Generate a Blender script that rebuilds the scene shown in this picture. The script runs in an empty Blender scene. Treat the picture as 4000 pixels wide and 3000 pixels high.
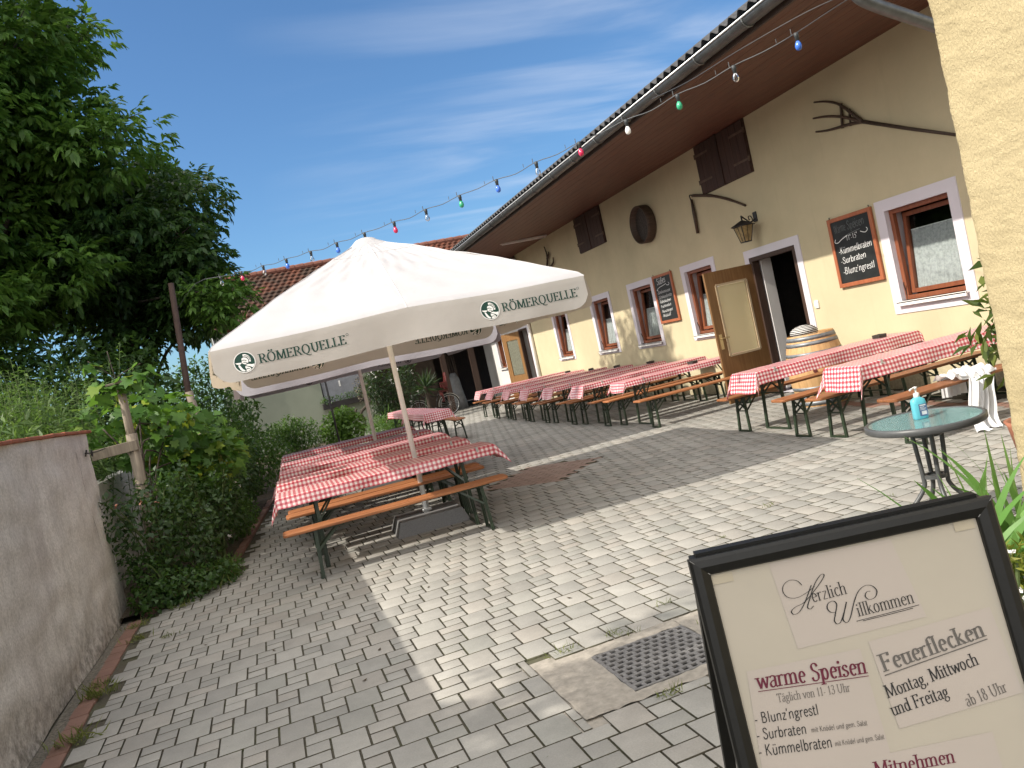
import bpy, math, random
import numpy as np
from mathutils import Vector, Matrix
C = bpy.context.scene.collection
SC = bpy.context.scene
R = math.radians
PI = math.pi

# ------------------------------------------------------------ camera
def setup_camera():
    f, pitch, roll, yaw, h = 3152.4, -.0402, -.2213, .2984, 1.6721
    fw = Vector((math.sin(yaw)*math.cos(pitch), math.cos(yaw)*math.cos(pitch), math.sin(pitch)))
    r0 = Vector((math.cos(yaw), -math.sin(yaw), 0)); u0 = r0.cross(fw)
    r = r0*math.cos(roll)+u0*math.sin(roll); u = -r0*math.sin(roll)+u0*math.cos(roll)
    cd = bpy.data.cameras.new('camera'); co = bpy.data.objects.new('camera', cd); C.objects.link(co)
    m = Matrix(((r.x, u.x, -fw.x, 0), (r.y, u.y, -fw.y, 0), (r.z, u.z, -fw.z, h), (0, 0, 0, 1)))
    co.matrix_world = m
    cd.sensor_fit = 'HORIZONTAL'; cd.sensor_width = 36; cd.lens = f/4000*36
    cd.clip_start = .05; cd.clip_end = 2000
    SC.camera = co
setup_camera()

# ------------------------------------------------------------ light
SUN_DIR = Vector((-1.17, -.11, 1.0)).normalized()      # towards the sun
SUN_EL = math.asin(SUN_DIR.z)
def setup_light():
    sd = bpy.data.lights.new('sun', 'SUN'); sd.energy = 3.7; sd.angle = R(.55); sd.color = (1, .93, .82)
    so = bpy.data.objects.new('sun', sd); C.objects.link(so)
    so.rotation_euler = SUN_DIR.to_track_quat('Z', 'Y').to_euler(); so.location = (-20, -2, 25)
    w = bpy.data.worlds.new("World"); SC.world = w; w.use_nodes = True
    nt = w.node_tree; N = nt.nodes; N.clear()
    out = N.new('ShaderNodeOutputWorld'); bg = N.new('ShaderNodeBackground'); bg.inputs[1].default_value = .13
    sky = N.new('ShaderNodeTexSky'); sky.sky_type = 'NISHITA'; sky.sun_disc = False
    sky.sun_elevation = SUN_EL; sky.sun_rotation = math.atan2(SUN_DIR.x, SUN_DIR.y)
    sky.air_density = 1.0; sky.dust_density = .8; sky.ozone_density = 3.0
    # thin cirrus: noise over a sky plane projection of the direction
    tc = N.new('ShaderNodeTexCoord'); sep = N.new('ShaderNodeSeparateXYZ'); nt.links.new(tc.outputs['Generated'], sep.inputs[0])
    def mth(op, a, b=None, c=None):
        n = N.new('ShaderNodeMath'); n.operation = op
        for i, v in enumerate((a, b, c)):
            if v is None: continue
            if isinstance(v, (int, float)): n.inputs[i].default_value = v
            else: nt.links.new(v, n.inputs[i])
        return n.outputs[0]
    zz = mth('MAXIMUM', sep.outputs[2], .06)
    px = mth('DIVIDE', sep.outputs[0], zz); py = mth('DIVIDE', sep.outputs[1], zz)
    cmb = N.new('ShaderNodeCombineXYZ'); nt.links.new(px, cmb.inputs[0]); nt.links.new(py, cmb.inputs[1])
    mp = N.new('ShaderNodeMapping'); mp.inputs['Rotation'].default_value = (0, 0, R(28)); mp.inputs['Scale'].default_value = (.55, 1.5, 1)
    mp.inputs['Location'].default_value = (.7, .35, 0)
    nt.links.new(cmb.outputs[0], mp.inputs[0])
    nz = N.new('ShaderNodeTexNoise'); nz.inputs['Scale'].default_value = 1.1; nz.inputs['Detail'].default_value = 7; nz.inputs['Roughness'].default_value = .52
    nz.inputs['Distortion'].default_value = .35
    nt.links.new(mp.outputs[0], nz.inputs['Vector'])
    mr = N.new('ShaderNodeMapRange'); mr.inputs[1].default_value = .42; mr.inputs[2].default_value = .76; mr.interpolation_type = 'SMOOTHSTEP'
    nt.links.new(nz.outputs['Fac'], mr.inputs[0])
    # cirrus lives in the eastern half of the sky
    side = N.new('ShaderNodeMapRange'); side.inputs[1].default_value = .05; side.inputs[2].default_value = .62
    nt.links.new(sep.outputs[0], side.inputs[0])
    fac = mth('MULTIPLY', mr.outputs[0], side.outputs[0]); fac = mth('MULTIPLY', fac, .72)
    mix = N.new('ShaderNodeMix'); mix.data_type = 'RGBA'; nt.links.new(fac, mix.inputs[0])
    tint = N.new('ShaderNodeMix'); tint.data_type = 'RGBA'; tint.blend_type = 'MULTIPLY'; tint.inputs[0].default_value = 1; nt.links.new(sky.outputs[0], tint.inputs[6]); tint.inputs[7].default_value = (.47, .64, .755, 1)
    nt.links.new(tint.outputs[2], mix.inputs[6]); mix.inputs[7].default_value = (4.0, 4.3, 4.9, 1)
    # bright haze added out of view, west and overhead, to raise the fill light
    m = mth('ADD', mth('ADD', mth('MULTIPLY', sep.outputs[0], .80), mth('MULTIPLY', sep.outputs[1], .30)), mth('MULTIPLY', sep.outputs[2], -.72))
    fill_veil = N.new('ShaderNodeMapRange'); fill_veil.interpolation_type = 'SMOOTHSTEP'; fill_veil.inputs[1].default_value = -.12; fill_veil.inputs[2].default_value = -.62; nt.links.new(m, fill_veil.inputs[0])
    vf = mth('MULTIPLY', fill_veil.outputs[0], mth('ADD', .45, mth('MULTIPLY', nz.outputs['Fac'], .7)))
    mix2 = N.new('ShaderNodeMix'); mix2.data_type = 'RGBA'; nt.links.new(vf, mix2.inputs[0]); nt.links.new(mix.outputs[2], mix2.inputs[6]); mix2.inputs[7].default_value = (15.0, 14.4, 13.6, 1)
    mix = mix2
    nt.links.new(mix.outputs[2], bg.inputs[0]); nt.links.new(bg.outputs[0], out.inputs[0])
setup_light()
SC.view_settings.view_transform = 'Standard'; SC.view_settings.look = 'None'
SC.view_settings.gamma = 1; SC.view_settings.exposure = .73; SC.view_settings.use_curve_mapping = False
SC.render.engine = 'CYCLES'

# ------------------------------------------------------------ materials
MATS = {}
class NB:
    def __init__(s, name):
        s.m = bpy.data.materials.new(name); s.m.use_nodes = True
        s.t = s.m.node_tree; s.N = s.t.nodes; s.b = s.N['Principled BSDF']; s.out = s.N['Material Output']
    def n(s, typ, **kw):
        x = s.N.new(typ)
        for k, v in kw.items(): setattr(x, k, v)
        return x
    def l(s, a, b): s.t.links.new(a, b)
    def set(s, node, i, v):
        if hasattr(v, 'is_linked') or isinstance(v, bpy.types.NodeSocket): s.l(v, node.inputs[i])
        else: node.inputs[i].default_value = v
    def math(s, op, a, b=0.0, c=None):
        x = s.n('ShaderNodeMath', operation=op); s.set(x, 0, a); s.set(x, 1, b)
        if c is not None: s.set(x, 2, c)
        return x.outputs[0]
    def mix(s, f, a, b, mode='MIX'):
        x = s.n('ShaderNodeMix', data_type='RGBA', blend_type=mode); s.set(x, 0, f)
        s.set(x, 6, a if not isinstance(a, tuple) else (*a[:3], 1)); s.set(x, 7, b if not isinstance(b, tuple) else (*b[:3], 1))
        return x.outputs[2]
    def coords(s, which='Object', scale=(1, 1, 1), rot=(0, 0, 0)):
        tc = s.n('ShaderNodeTexCoord'); mp = s.n('ShaderNodeMapping'); mp.inputs['Scale'].default_value = scale; mp.inputs['Rotation'].default_value = rot
        s.l(tc.outputs[which], mp.inputs[0]); return mp.outputs[0]
    def noise(s, vec, scale, detail=4, rough=.55, dist=0):
        x = s.n('ShaderNodeTexNoise'); s.l(vec, x.inputs['Vector']); x.inputs['Scale'].default_value = scale
        x.inputs['Detail'].default_value = detail; x.inputs['Roughness'].default_value = rough; x.inputs['Distortion'].default_value = dist
        return x.outputs['Fac']
    def ramp(s, f, a, b, lo=0., hi=1.):
        x = s.n('ShaderNodeMapRange'); s.l(f, x.inputs[0]); x.inputs[1].default_value = a; x.inputs[2].default_value = b
        x.inputs[3].default_value = lo; x.inputs[4].default_value = hi; return x.outputs[0]
    def bump(s, h, strength=.3, dist=.01):
        x = s.n('ShaderNodeBump'); x.inputs['Strength'].default_value = strength; x.inputs['Distance'].default_value = dist
        s.l(h, x.inputs['Height']); s.l(x.outputs[0], s.b.inputs['Normal']); return x
    def col(s, v): s.set(s.b, 'Base Color', (*v[:3], 1) if isinstance(v, tuple) else v)
    def rough(s, v): s.set(s.b, 'Roughness', v)
    def spec(s, v): s.b.inputs['Specular IOR Level'].default_value = v

def simple(name, col, rough=.6, var=.15, scale=8., bump=0., bscale=60., metal=0., spec=.4, which='Object'):
    """plain paint/cloth/stone with mottling and a little relief"""
    if name in MATS: return MATS[name]
    k = NB(name); v = k.coords(which)
    n = k.noise(v, scale, 6, .6)
    f = k.ramp(n, .3, .7, 1-var, 1+var)
    mx = k.n('ShaderNodeVectorMath', operation='SCALE'); mx.inputs[0].default_value = col; k.l(f, mx.inputs['Scale'])
    k.l(mx.outputs[0], k.b.inputs['Base Color'])
    k.rough(rough); k.spec(spec); k.b.inputs['Metallic'].default_value = metal
    if bump: k.bump(k.noise(v, bscale, 5, .6), bump, .005)
    MATS[name] = k.m; return k.m

def wood(name, a, b, rough=.45, axis=0, scale=6., rnd=.25, bump=.1):
    if name in MATS: return MATS[name]
    k = NB(name); sc = [scale*3.5]*3; sc[axis] = scale*.22
    v = k.coords('Object', tuple(sc))
    g = k.n('ShaderNodeNewGeometry'); oi = k.n('ShaderNodeObjectInfo')
    off = k.n('ShaderNodeVectorMath', operation='SCALE'); off.inputs[0].default_value = (7, 13, 5); k.l(oi.outputs['Random'], off.inputs['Scale'])
    ad = k.n('ShaderNodeVectorMath', operation='ADD'); k.l(v, ad.inputs[0]); k.l(off.outputs[0], ad.inputs[1])
    n = k.noise(ad.outputs[0], 1.6, 6, .62, .6)
    c = k.mix(k.ramp(n, .3, .72), a, b)
    f = k.ramp(oi.outputs['Random'], 0, 1, 1-rnd, 1+rnd)
    mx = k.n('ShaderNodeVectorMath', operation='SCALE'); k.l(c, mx.inputs[0]); k.l(f, mx.inputs['Scale'])
    k.l(mx.outputs[0], k.b.inputs['Base Color']); k.rough(rough); k.spec(.4)
    if bump: k.bump(n, bump, .004)
    MATS[name] = k.m; return k.m

def leafmat(name, a, b, trans=.35, rough=.45, yellow=None):
    if name in MATS: return MATS[name]
    k = NB(name); g = k.n('ShaderNodeNewGeometry')
    r = g.outputs['Random Per Island']
    c = k.mix(r, a, b)
    if yellow:
        f = k.ramp(r, .86, .95); c = k.mix(f, c, yellow)
    k.col(c); k.rough(rough); k.spec(.35)
    tr = k.n('ShaderNodeBsdfTranslucent'); tc = k.mix(.5, c, (.16, .30, .03)); k.l(tc, tr.inputs[0])
    ms = k.n('ShaderNodeMixShader'); ms.inputs[0].default_value = trans
    k.l(k.b.outputs[0], ms.inputs[1]); k.l(tr.outputs[0], ms.inputs[2]); k.l(ms.outputs[0], k.out.inputs[0])
    MATS[name] = k.m; return k.m

def mat_paver(name, a, b):
    k = NB(name); g = k.n('ShaderNodeNewGeometry'); v = k.coords('Object')
    rnd = g.outputs['Random Per Island']; c = k.mix(rnd, a, b); r2 = k.math('FRACT', k.math('MULTIPLY', rnd, 17.31))
    c = k.mix(k.ramp(r2, .62, 1, 0, .30), c, tuple(x*y for x, y in zip(b, (1.06, .96, .90)))); c = k.mix(k.ramp(r2, .18, 0, 0, .35), c, tuple(x*y for x, y in zip(a, (.88, .93, .90))))
    n = k.noise(v, 1.3, 5, .6); n2 = k.noise(v, 120, 4, .7); n3 = k.noise(v, 9, 5, .65)
    f = k.math('MULTIPLY', k.ramp(n, .25, .75, .84, 1.12), k.ramp(n2, .25, .75, .86, 1.14))
    f = k.math('MULTIPLY', f, k.ramp(n3, .3, .7, .92, 1.07))
    mx = k.n('ShaderNodeVectorMath', operation='SCALE'); k.l(c, mx.inputs[0]); k.l(f, mx.inputs['Scale'])
    # dark specks and stains
    sp = k.ramp(k.noise(v, 33, 3, .7), .70, .76)
    k.l(k.mix(k.math('MULTIPLY', sp, .45), mx.outputs[0], (.06, .055, .045)), k.b.inputs['Base Color'])
    k.rough(.85); k.spec(.25); k.bump(n2, .25, .003)
    return k.m
M_PAVE = mat_paver('grey concrete paver', (.235, .229, .212), (.302, .292, .268))
M_PRED = mat_paver('red paver', (.20, .115, .09), (.235, .14, .11))
def mat_joint():
    k = NB('mossy joint sand'); v = k.coords('Object'); n = k.noise(v, 3, 6, .65); n2 = k.noise(v, 60, 4, .7)
    c = k.mix(k.ramp(n, .45, .65), (.068, .060, .046), (.062, .070, .030)); c = k.mix(k.ramp(n2, .3, .7), c, (.11, .10, .078))
    k.col(c); k.rough(.95); k.spec(.1); k.bump(n2, .6, .01); return k.m
M_JOINT = mat_joint()
def mat_gingham():
    k = NB('red gingham cloth'); uv = k.n('ShaderNodeUVMap'); s = k.n('ShaderNodeSeparateXYZ'); k.l(uv.outputs[0], s.inputs[0])
    def stripe(o):
        f = k.math('FRACT', k.math('MULTIPLY', o, 1/.047)); return k.math('GREATER_THAN', f, .5)
    a = stripe(s.outputs[0]); b = stripe(s.outputs[1]); t = k.math('MULTIPLY', k.math('ADD', a, b), .5)
    c1 = k.mix(k.ramp(t, 0, .5), (.70, .655, .64), (.57, .20, .225)); c = k.mix(k.ramp(t, .5, 1), c1, (.37, .022, .045))
    w = k.noise(uv.outputs[0], 900, 2, .5); 
    k.col(c); k.rough(.34); k.spec(.7); n = k.noise(k.coords('Object'), 14, 3, .5); k.bump(n, .12, .01); return k.m
M_CLOTH = mat_gingham()
def mat_canvas(name, col, trans, tcol):
    k = NB(name); v = k.coords('Object'); n = k.noise(v, 4, 6, .6)
    c = k.mix(k.ramp(n, .35, .75), col, tuple(x*.93 for x in col)); k.col(c); k.rough(.9); k.spec(.15)
    k.bump(k.noise(v, 5, 3, .5), .25, .03)
    tr = k.n('ShaderNodeBsdfTranslucent'); tr.inputs[0].default_value = (*tcol, 1); ms = k.n('ShaderNodeMixShader'); ms.inputs[0].default_value = trans
    k.l(k.b.outputs[0], ms.inputs[1]); k.l(tr.outputs[0], ms.inputs[2]); k.l(ms.outputs[0], k.out.inputs[0]); return k.m
M_CANVAS = mat_canvas('white parasol canvas', (.515, .515, .537), .30, (.74, .64, .46))
M_VAL = mat_canvas('shade-darkened valance canvas', (.455, .44, .42), .28, (.66, .56, .42))  # beige version of the canopy cloth, darkened to paint the valance's shade
M_CANVAS2 = mat_canvas('lilac white canvas', (.42, .40, .425), .10, (.6, .55, .55))
def mat_plaster(name, col, stain=.12, bump=.15, bs=90, streak=0., foot=False):
    k = NB(name); v = k.coords('Object'); n = k.noise(v, .9, 6, .6); n2 = k.noise(v, bs, 4, .6)
    f = k.ramp(n, .3, .7, 1-stain, 1+stain*.5)
    mx = k.n('ShaderNodeVectorMath', operation='SCALE'); mx.inputs[0].default_value = col; k.l(f, mx.inputs['Scale']); c = mx.outputs[0]
    if streak:
        vs = k.coords('Object', (3, 3, .9)); st = k.noise(vs, 2.2, 9, .78); st2 = k.noise(k.coords('Object', (1, 1, .7)), 1.1, 5, .6)
        c = k.mix(k.math('MULTIPLY', k.ramp(st, .44, .80), streak*.75), c, (.17, .15, .135))
        c = k.mix(k.math('MULTIPLY', k.ramp(st2, .45, .7), streak*.6), c, (.30, .25, .235)); gr = k.noise(v, 55, 5, .75); c = k.mix(k.ramp(gr, .42, .70, 0, .5), c, (.17, .15, .125)); bl = k.noise(v, 6, 6, .7); c = k.mix(k.ramp(bl, .5, .75, 0, .4), c, (.22, .20, .165))
        s = k.n('ShaderNodeSeparateXYZ'); k.l(k.coords('Object'), s.inputs[0])
        low = k.ramp(k.math('ADD', s.outputs[2], k.math('MULTIPLY', st2, .5)), .2, .65, 1, 0)
        c = k.mix(k.math('MULTIPLY', k.math('MULTIPLY', low, k.ramp(k.noise(v, 12, 5, .7), .35, .6)), .75), c, (.045, .04, .03))
    if foot:
        s = k.n('ShaderNodeSeparateXYZ'); k.l(k.coords('Object'), s.inputs[0]); low = k.ramp(k.math('ADD', s.outputs[2], k.math('MULTIPLY', k.noise(v, 5, 6, .7), .5)), .25, .62, .75, 0)
        c = k.mix(k.math('MULTIPLY', low, k.ramp(k.noise(v, 23, 5, .7), .3, .65)), c, (.16, .135, .10))
        dr = k.noise(k.coords('Object', (6, 6, .5)), 1.4, 6, .65); c = k.mix(k.ramp(dr, .55, .8, 0, .28), c, tuple(x*.72 for x in col))
    k.col(c); k.rough(.92); k.spec(.15); k.bump(n2, bump, .006); return k.m
M_YELLOW = mat_plaster('cream yellow plaster', (.515, .452, .30), .12, foot=True)
M_LILAC = mat_plaster('white window surround', (.60, .575, .615), .05, .08)
M_GREEN = mat_plaster('pale grey green plaster', (.235, .255, .20), .12)
M_WHITEW = mat_plaster('greyish white plaster', (.62, .60, .58), .12)
M_LEFTW = mat_plaster('weathered garden wall plaster', (.68, .645, .60), .12, .35, 60, .58)
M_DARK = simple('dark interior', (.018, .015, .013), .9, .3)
M_DARKW = wood('dark brown boards', (.030, .017, .012), (.062, .034, .024), .6, 2, 5)
M_SHUT = wood('dark shutter wood', (.026, .013, .010), (.06, .03, .022), .6, 2, 6)
M_SOFF = wood('soffit boards', (.075, .030, .019), (.165, .070, .042), .55, 1, 5)
M_FRAME = wood('red brown window wood', (.155, .048, .024), (.24, .08, .036), .4, 2, 6)
M_BENCH = wood('varnished bench wood', (.155, .055, .022), (.40, .165, .066), .46, 0, 9, .30)
M_DOOR = wood('oak veneer door', (.155, .078, .03), (.25, .135, .055), .4, 2, 4)
M_BARREL = wood('barrel oak', (.38, .22, .095), (.52, .33, .16), .55, 2, 5)
M_OLDWOOD = wood('weathered grey wood', (.13, .105, .08), (.24, .20, .15), .8, 2, 5, .2, .4)
M_TOOL = wood('old brown tool wood', (.035, .022, .014), (.085, .055, .036), .6, 0, 6)
M_LEGS = simple('dark green painted steel', (.022, .036, .02), .38, .3, 30, spec=.5)
M_GUTTER = simple('zinc gutter', (.16, .165, .165), .42, .25, 9, metal=.75)
M_GUTLT = simple('bright zinc bead', (.55, .56, .56), .35, .1, 9, metal=.6)
M_ETERNIT = simple('dark fibre cement', (.050, .050, .052), .8, .4, 18, .3)
M_BLACK = simple('black aluminium', (.010, .010, .009), .45, .2, 40, spec=.3)
M_IRON = simple('black iron', (.018, .016, .015), .5, .4, 40)
M_BOARD = simple('blackboard', (.012, .014, .014), .55, .5, 6)
M_CHALK = simple('chalk', (.72, .73, .72), .9, .1)
M_CHALKDIM = simple('faded chalk', (.13, .14, .14), .9, .3)
M_PAPER = simple('cream paper', (.405, .365, .298), .7, .04, 3)
M_PAPER2 = simple('white paper sheet', (.412, .362, .318), .7, .03, 3)
M_INK = simple('black ink', (.02, .02, .02), .7, .05)
M_INKGREY = simple('grey ink', (.11, .10, .09), .7, .05)
M_INKRED = simple('wine red ink', (.11, .012, .03), .7, .05)
M_INKGREEN = simple('dark green print', (.008, .042, .03), .8, .1)
M_WHITE = simple('white paint', (.74, .72, .69), .45, .05)
M_POLE = simple('white pole enamel', (.84, .82, .80), .4, .06)
M_STONE = simple('dark grey granite', (.15, .15, .152), .6, .25, 120)
M_CONC = simple('rough concrete', (.275, .25, .215), .95, .22, 24, .6, 70)
M_CAST = simple('cast iron', (.155, .15, .148), .6, .35, 60, .4, 90)
M_TILE = simple('roof tile', (.25, .10, .06), .85, .3, 5)
M_CAP = simple('red clay coping', (.26, .085, .045), .8, .3, 9)
M_SOIL = simple('garden soil', (.06, .045, .03), 1., .5, 20, .8, 40)
M_CURT = None
def mat_curtain(name, tr):
    k = NB(name); v = k.coords('Object', (1, 1, 1)); n = k.noise(v, 26, 4, .6)
    k.col((.58, .58, .57)); k.rough(.9)
    tp = k.n('ShaderNodeBsdfTransparent'); ms = k.n('ShaderNodeMixShader')
    k.l(k.ramp(n, .35, .7, tr-.12, tr+.14), ms.inputs[0]); k.l(k.b.outputs[0], ms.inputs[1]); k.l(tp.outputs[0], ms.inputs[2]); k.l(ms.outputs[0], k.out.inputs[0]); return k.m
M_CURT = mat_curtain('lace curtain', .36)
def mat_glass(name, tint=(.9, .95, .95), op=.0, rough=.02):
    k = NB(name); k.col((.02, .03, .03)); k.rough(rough); k.spec(.6)
    tp = k.n('ShaderNodeBsdfTransparent'); tp.inputs[0].default_value = (*tint, 1); gl = k.n('ShaderNodeBsdfGlossy'); gl.inputs['Roughness'].default_value = rough
    fr = k.n('ShaderNodeFresnel'); fr.inputs[0].default_value = 1.5
    ms = k.n('ShaderNodeMixShader'); k.l(fr.outputs[0], ms.inputs[0]); k.l(tp.outputs[0], ms.inputs[1]); k.l(gl.outputs[0], ms.inputs[2])
    if op:
        m2 = k.n('ShaderNodeMixShader'); m2.inputs[0].default_value = op; k.l(ms.outputs[0], m2.inputs[1]); k.l(k.b.outputs[0], m2.inputs[2]); k.l(m2.outputs[0], k.out.inputs[0])
    else: k.l(ms.outputs[0], k.out.inputs[0])
    return k.m
M_GLASS = mat_glass('window glass')
def mat_frost():
    k = NB('frosted yellow glass'); v = k.coords('Object'); n = k.noise(v, 35, 4, .6, .5)
    k.col((.78, .72, .50)); k.rough(.25); k.spec(.5); k.bump(n, .2, .004)
    tr = k.n('ShaderNodeBsdfTranslucent'); tr.inputs[0].default_value = (.85, .80, .6, 1); ms = k.n('ShaderNodeMixShader'); ms.inputs[0].default_value = .45
    k.l(k.b.outputs[0], ms.inputs[1]); k.l(tr.outputs[0], ms.inputs[2]); k.l(ms.outputs[0], k.out.inputs[0]); return k.m
M_FROST = mat_frost()
L_WALNUT = leafmat('walnut leaf', (.058, .128, .023), (.125, .235, .040), .44)
L_DARK = leafmat('dark leaf', (.026, .064, .016), (.055, .112, .028), .36)
L_VINE = leafmat('vine leaf', (.045, .12, .018), (.10, .20, .03), .42, yellow=(.28, .33, .03))
L_WEED = leafmat('weed leaf', (.060, .115, .035), (.12, .18, .055), .35)
L_HEDGE = leafmat('hedge leaf', (.035, .085, .015), (.085, .16, .03), .35)
L_ROSE = leafmat('rose leaf', (.022, .05, .016), (.045, .085, .025), .25)
L_IRIS = leafmat('iris leaf', (.10, .23, .05), (.17, .32, .08), .3)
L_LAUREL = leafmat('laurel leaf', (.03, .06, .015), (.13, .15, .03), .25)
L_LIME = leafmat('yellow green leaf', (.16, .20, .03), (.28, .28, .05), .35)
L_BARK = simple('tree bark', (.055, .043, .033), .95, .4, 14, .8, 30)
L_STEM = simple('green stem', (.07, .10, .03), .8, .2)

# ------------------------------------------------------------ mesh helpers
class MB:
    def __init__(s): s.v = []; s.f = []; s.mi = []; s.uv = None; s.m = 0
    def add(s, vs, fs, m=None):
        o = len(s.v); s.v.extend([tuple(p) for p in vs]); mi = s.m if m is None else m
        for f in fs: s.f.append(tuple(i+o for i in f)); s.mi.append(mi)
        return s
    def box(s, c, d, rot=None, m=None, bev=0.):
        x, y, z = d[0]/2, d[1]/2, d[2]/2
        if bev and bev < min(x, y, z):
            b = bev; vs = []
            for sx in (-1, 1):
                for sy in (-1, 1):
                    for sz in (-1, 1):
                        vs += [(sx*x, sy*(y-b), sz*(z-b)), (sx*(x-b), sy*y, sz*(z-b)), (sx*(x-b), sy*(y-b), sz*z)]
            I = lambda a, b_, c_, k: ((a > 0)*4+(b_ > 0)*2+(c_ > 0))*3+k
            fs = []
            for sg in (-1, 1):
                fs.append([I(sg, -1, -1, 0), I(sg, 1, -1, 0), I(sg, 1, 1, 0), I(sg, -1, 1, 0)][::sg])
                fs.append([I(-1, sg, -1, 1), I(-1, sg, 1, 1), I(1, sg, 1, 1), I(1, sg, -1, 1)][::sg])
                fs.append([I(-1, -1, sg, 2), I(1, -1, sg, 2), I(1, 1, sg, 2), I(-1, 1, sg, 2)][::sg])
            for a in (-1, 1):
                for b_ in (-1, 1):
                    fs.append([I(a, b_, -1, 0), I(a, b_, -1, 1), I(a, b_, 1, 1), I(a, b_, 1, 0)][::-a*b_])
                    fs.append([I(a, -1, b_, 0), I(a, -1, b_, 2), I(a, 1, b_, 2), I(a, 1, b_, 0)][::a*b_])
                    fs.append([I(-1, a, b_, 1), I(-1, a, b_, 2), I(1, a, b_, 2), I(1, a, b_, 1)][::-a*b_])
                    for c_ in (-1, 1):
                        fs.append([I(a, b_, c_, 0), I(a, b_, c_, 1), I(a, b_, c_, 2)][::a*b_*c_])
        else:
            vs = [(sx*x, sy*y, sz*z) for sx in (-1, 1) for sy in (-1, 1) for sz in (-1, 1)]
            fs = [(0, 1, 3, 2), (4, 6, 7, 5), (0, 4, 5, 1), (2, 3, 7, 6), (0, 2, 6, 4), (1, 5, 7, 3)]
        cv = Vector(c)
        vs = [(rot @ Vector(p) + cv) if rot else (Vector(p)+cv) for p in vs]
        return s.add(vs, fs, m)
    def bar(s, a, b, w, h=None, m=None, up=(0, 0, 1)):
        a, b = Vector(a), Vector(b); d = (b-a); L = d.length; d.normalize(); h = h or w
        u = Vector(up)
        if abs(d.dot(u)) > .98: u = Vector((1, 0, 0))
        x = d.cross(u).normalized(); z = x.cross(d)
        vs = []
        for p in (a, b):
            for i, j in ((-1, -1), (1, -1), (1, 1), (-1, 1)): vs.append(p+x*(i*w/2)+z*(j*h/2))
        return s.add(vs, [(0, 1, 2, 3)[::-1], (4, 5, 6, 7), (0, 4, 5, 1)[::-1], (1, 5, 6, 2)[::-1], (2, 6, 7, 3)[::-1], (3, 7, 4, 0)[::-1]], m)
    def tube(s, pts, r, n=8, m=None, cap=True):
        pts = [Vector(p) for p in pts]; rs = r if isinstance(r, (list, tuple)) else [r]*len(pts)
        vs = []; prev = None
        for i, p in enumerate(pts):
            d = (pts[min(i+1, len(pts)-1)]-pts[max(i-1, 0)]).normalized()
            if prev is None:
                u = Vector((0, 0, 1)) if abs(d.z) < .9 else Vector((1, 0, 0)); x = d.cross(u).normalized()
            else: x = (prev-d*prev.dot(d)).normalized()
            prev = x; y = d.cross(x)
            for k in range(n):
                a = 2*PI*k/n; vs.append(p+(x*math.cos(a)+y*math.sin(a))*rs[i])
        fs = []
        for i in range(len(pts)-1):
            for k in range(n):
                k2 = (k+1) % n; fs.append((i*n+k, i*n+k2, (i+1)*n+k2, (i+1)*n+k))
        if cap: fs.append(tuple(range(n))[::-1]); fs.append(tuple((len(pts)-1)*n+k for k in range(n)))
        return s.add(vs, fs, m)
    def lathe(s, prof, c=(0, 0, 0), n=32, m=None, mat=None, cap=True):
        vs = []; c = Vector(c)
        for (r, z) in prof:
            for k in range(n):
                a = 2*PI*k/n; p = Vector((r*math.cos(a), r*math.sin(a), z)); vs.append((mat @ p if mat else p)+c)
        fs = []
        for i in range(len(prof)-1):
            for k in range(n):
                k2 = (k+1) % n; fs.append((i*n+k, i*n+k2, (i+1)*n+k2, (i+1)*n+k))
        if cap: fs.append(tuple(range(n))[::-1]); fs.append(tuple((len(prof)-1)*n+k for k in range(n)))
        return s.add(vs, fs, m)
    def prism(s, poly, f0, f1, m=None):
        """poly 2D, f0/f1 map (x,y) to the two end faces"""
        n = len(poly); vs = [f0(*p) for p in poly]+[f1(*p) for p in poly]
        fs = [tuple(range(n))[::-1], tuple(range(n, 2*n))]+[(i, (i+1) % n, n+(i+1) % n, n+i) for i in range(n)]
        return s.add(vs, fs, m)
    def quad(s, a, b, c, d, m=None): return s.add([a, b, c, d], [(0, 1, 2, 3)], m)
    def grid(s, fn, nu, nv, m=None, flip=False):
        vs = [fn(i/nu, j/nv) for i in range(nu+1) for j in range(nv+1)]; W = nv+1
        fs = [(i*W+j, (i+1)*W+j, (i+1)*W+j+1, i*W+j+1) for i in range(nu) for j in range(nv)]
        if flip: fs = [f[::-1] for f in fs]
        return s.add(vs, fs, m)
    def build(s, name, mats, parent=None, smooth=False, uv=None, loc=None):
        return link_mesh(name, np.array(s.v, np.float32).reshape(-1, 3), s.f, mats, parent, smooth, uv, s.mi, loc)

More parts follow.
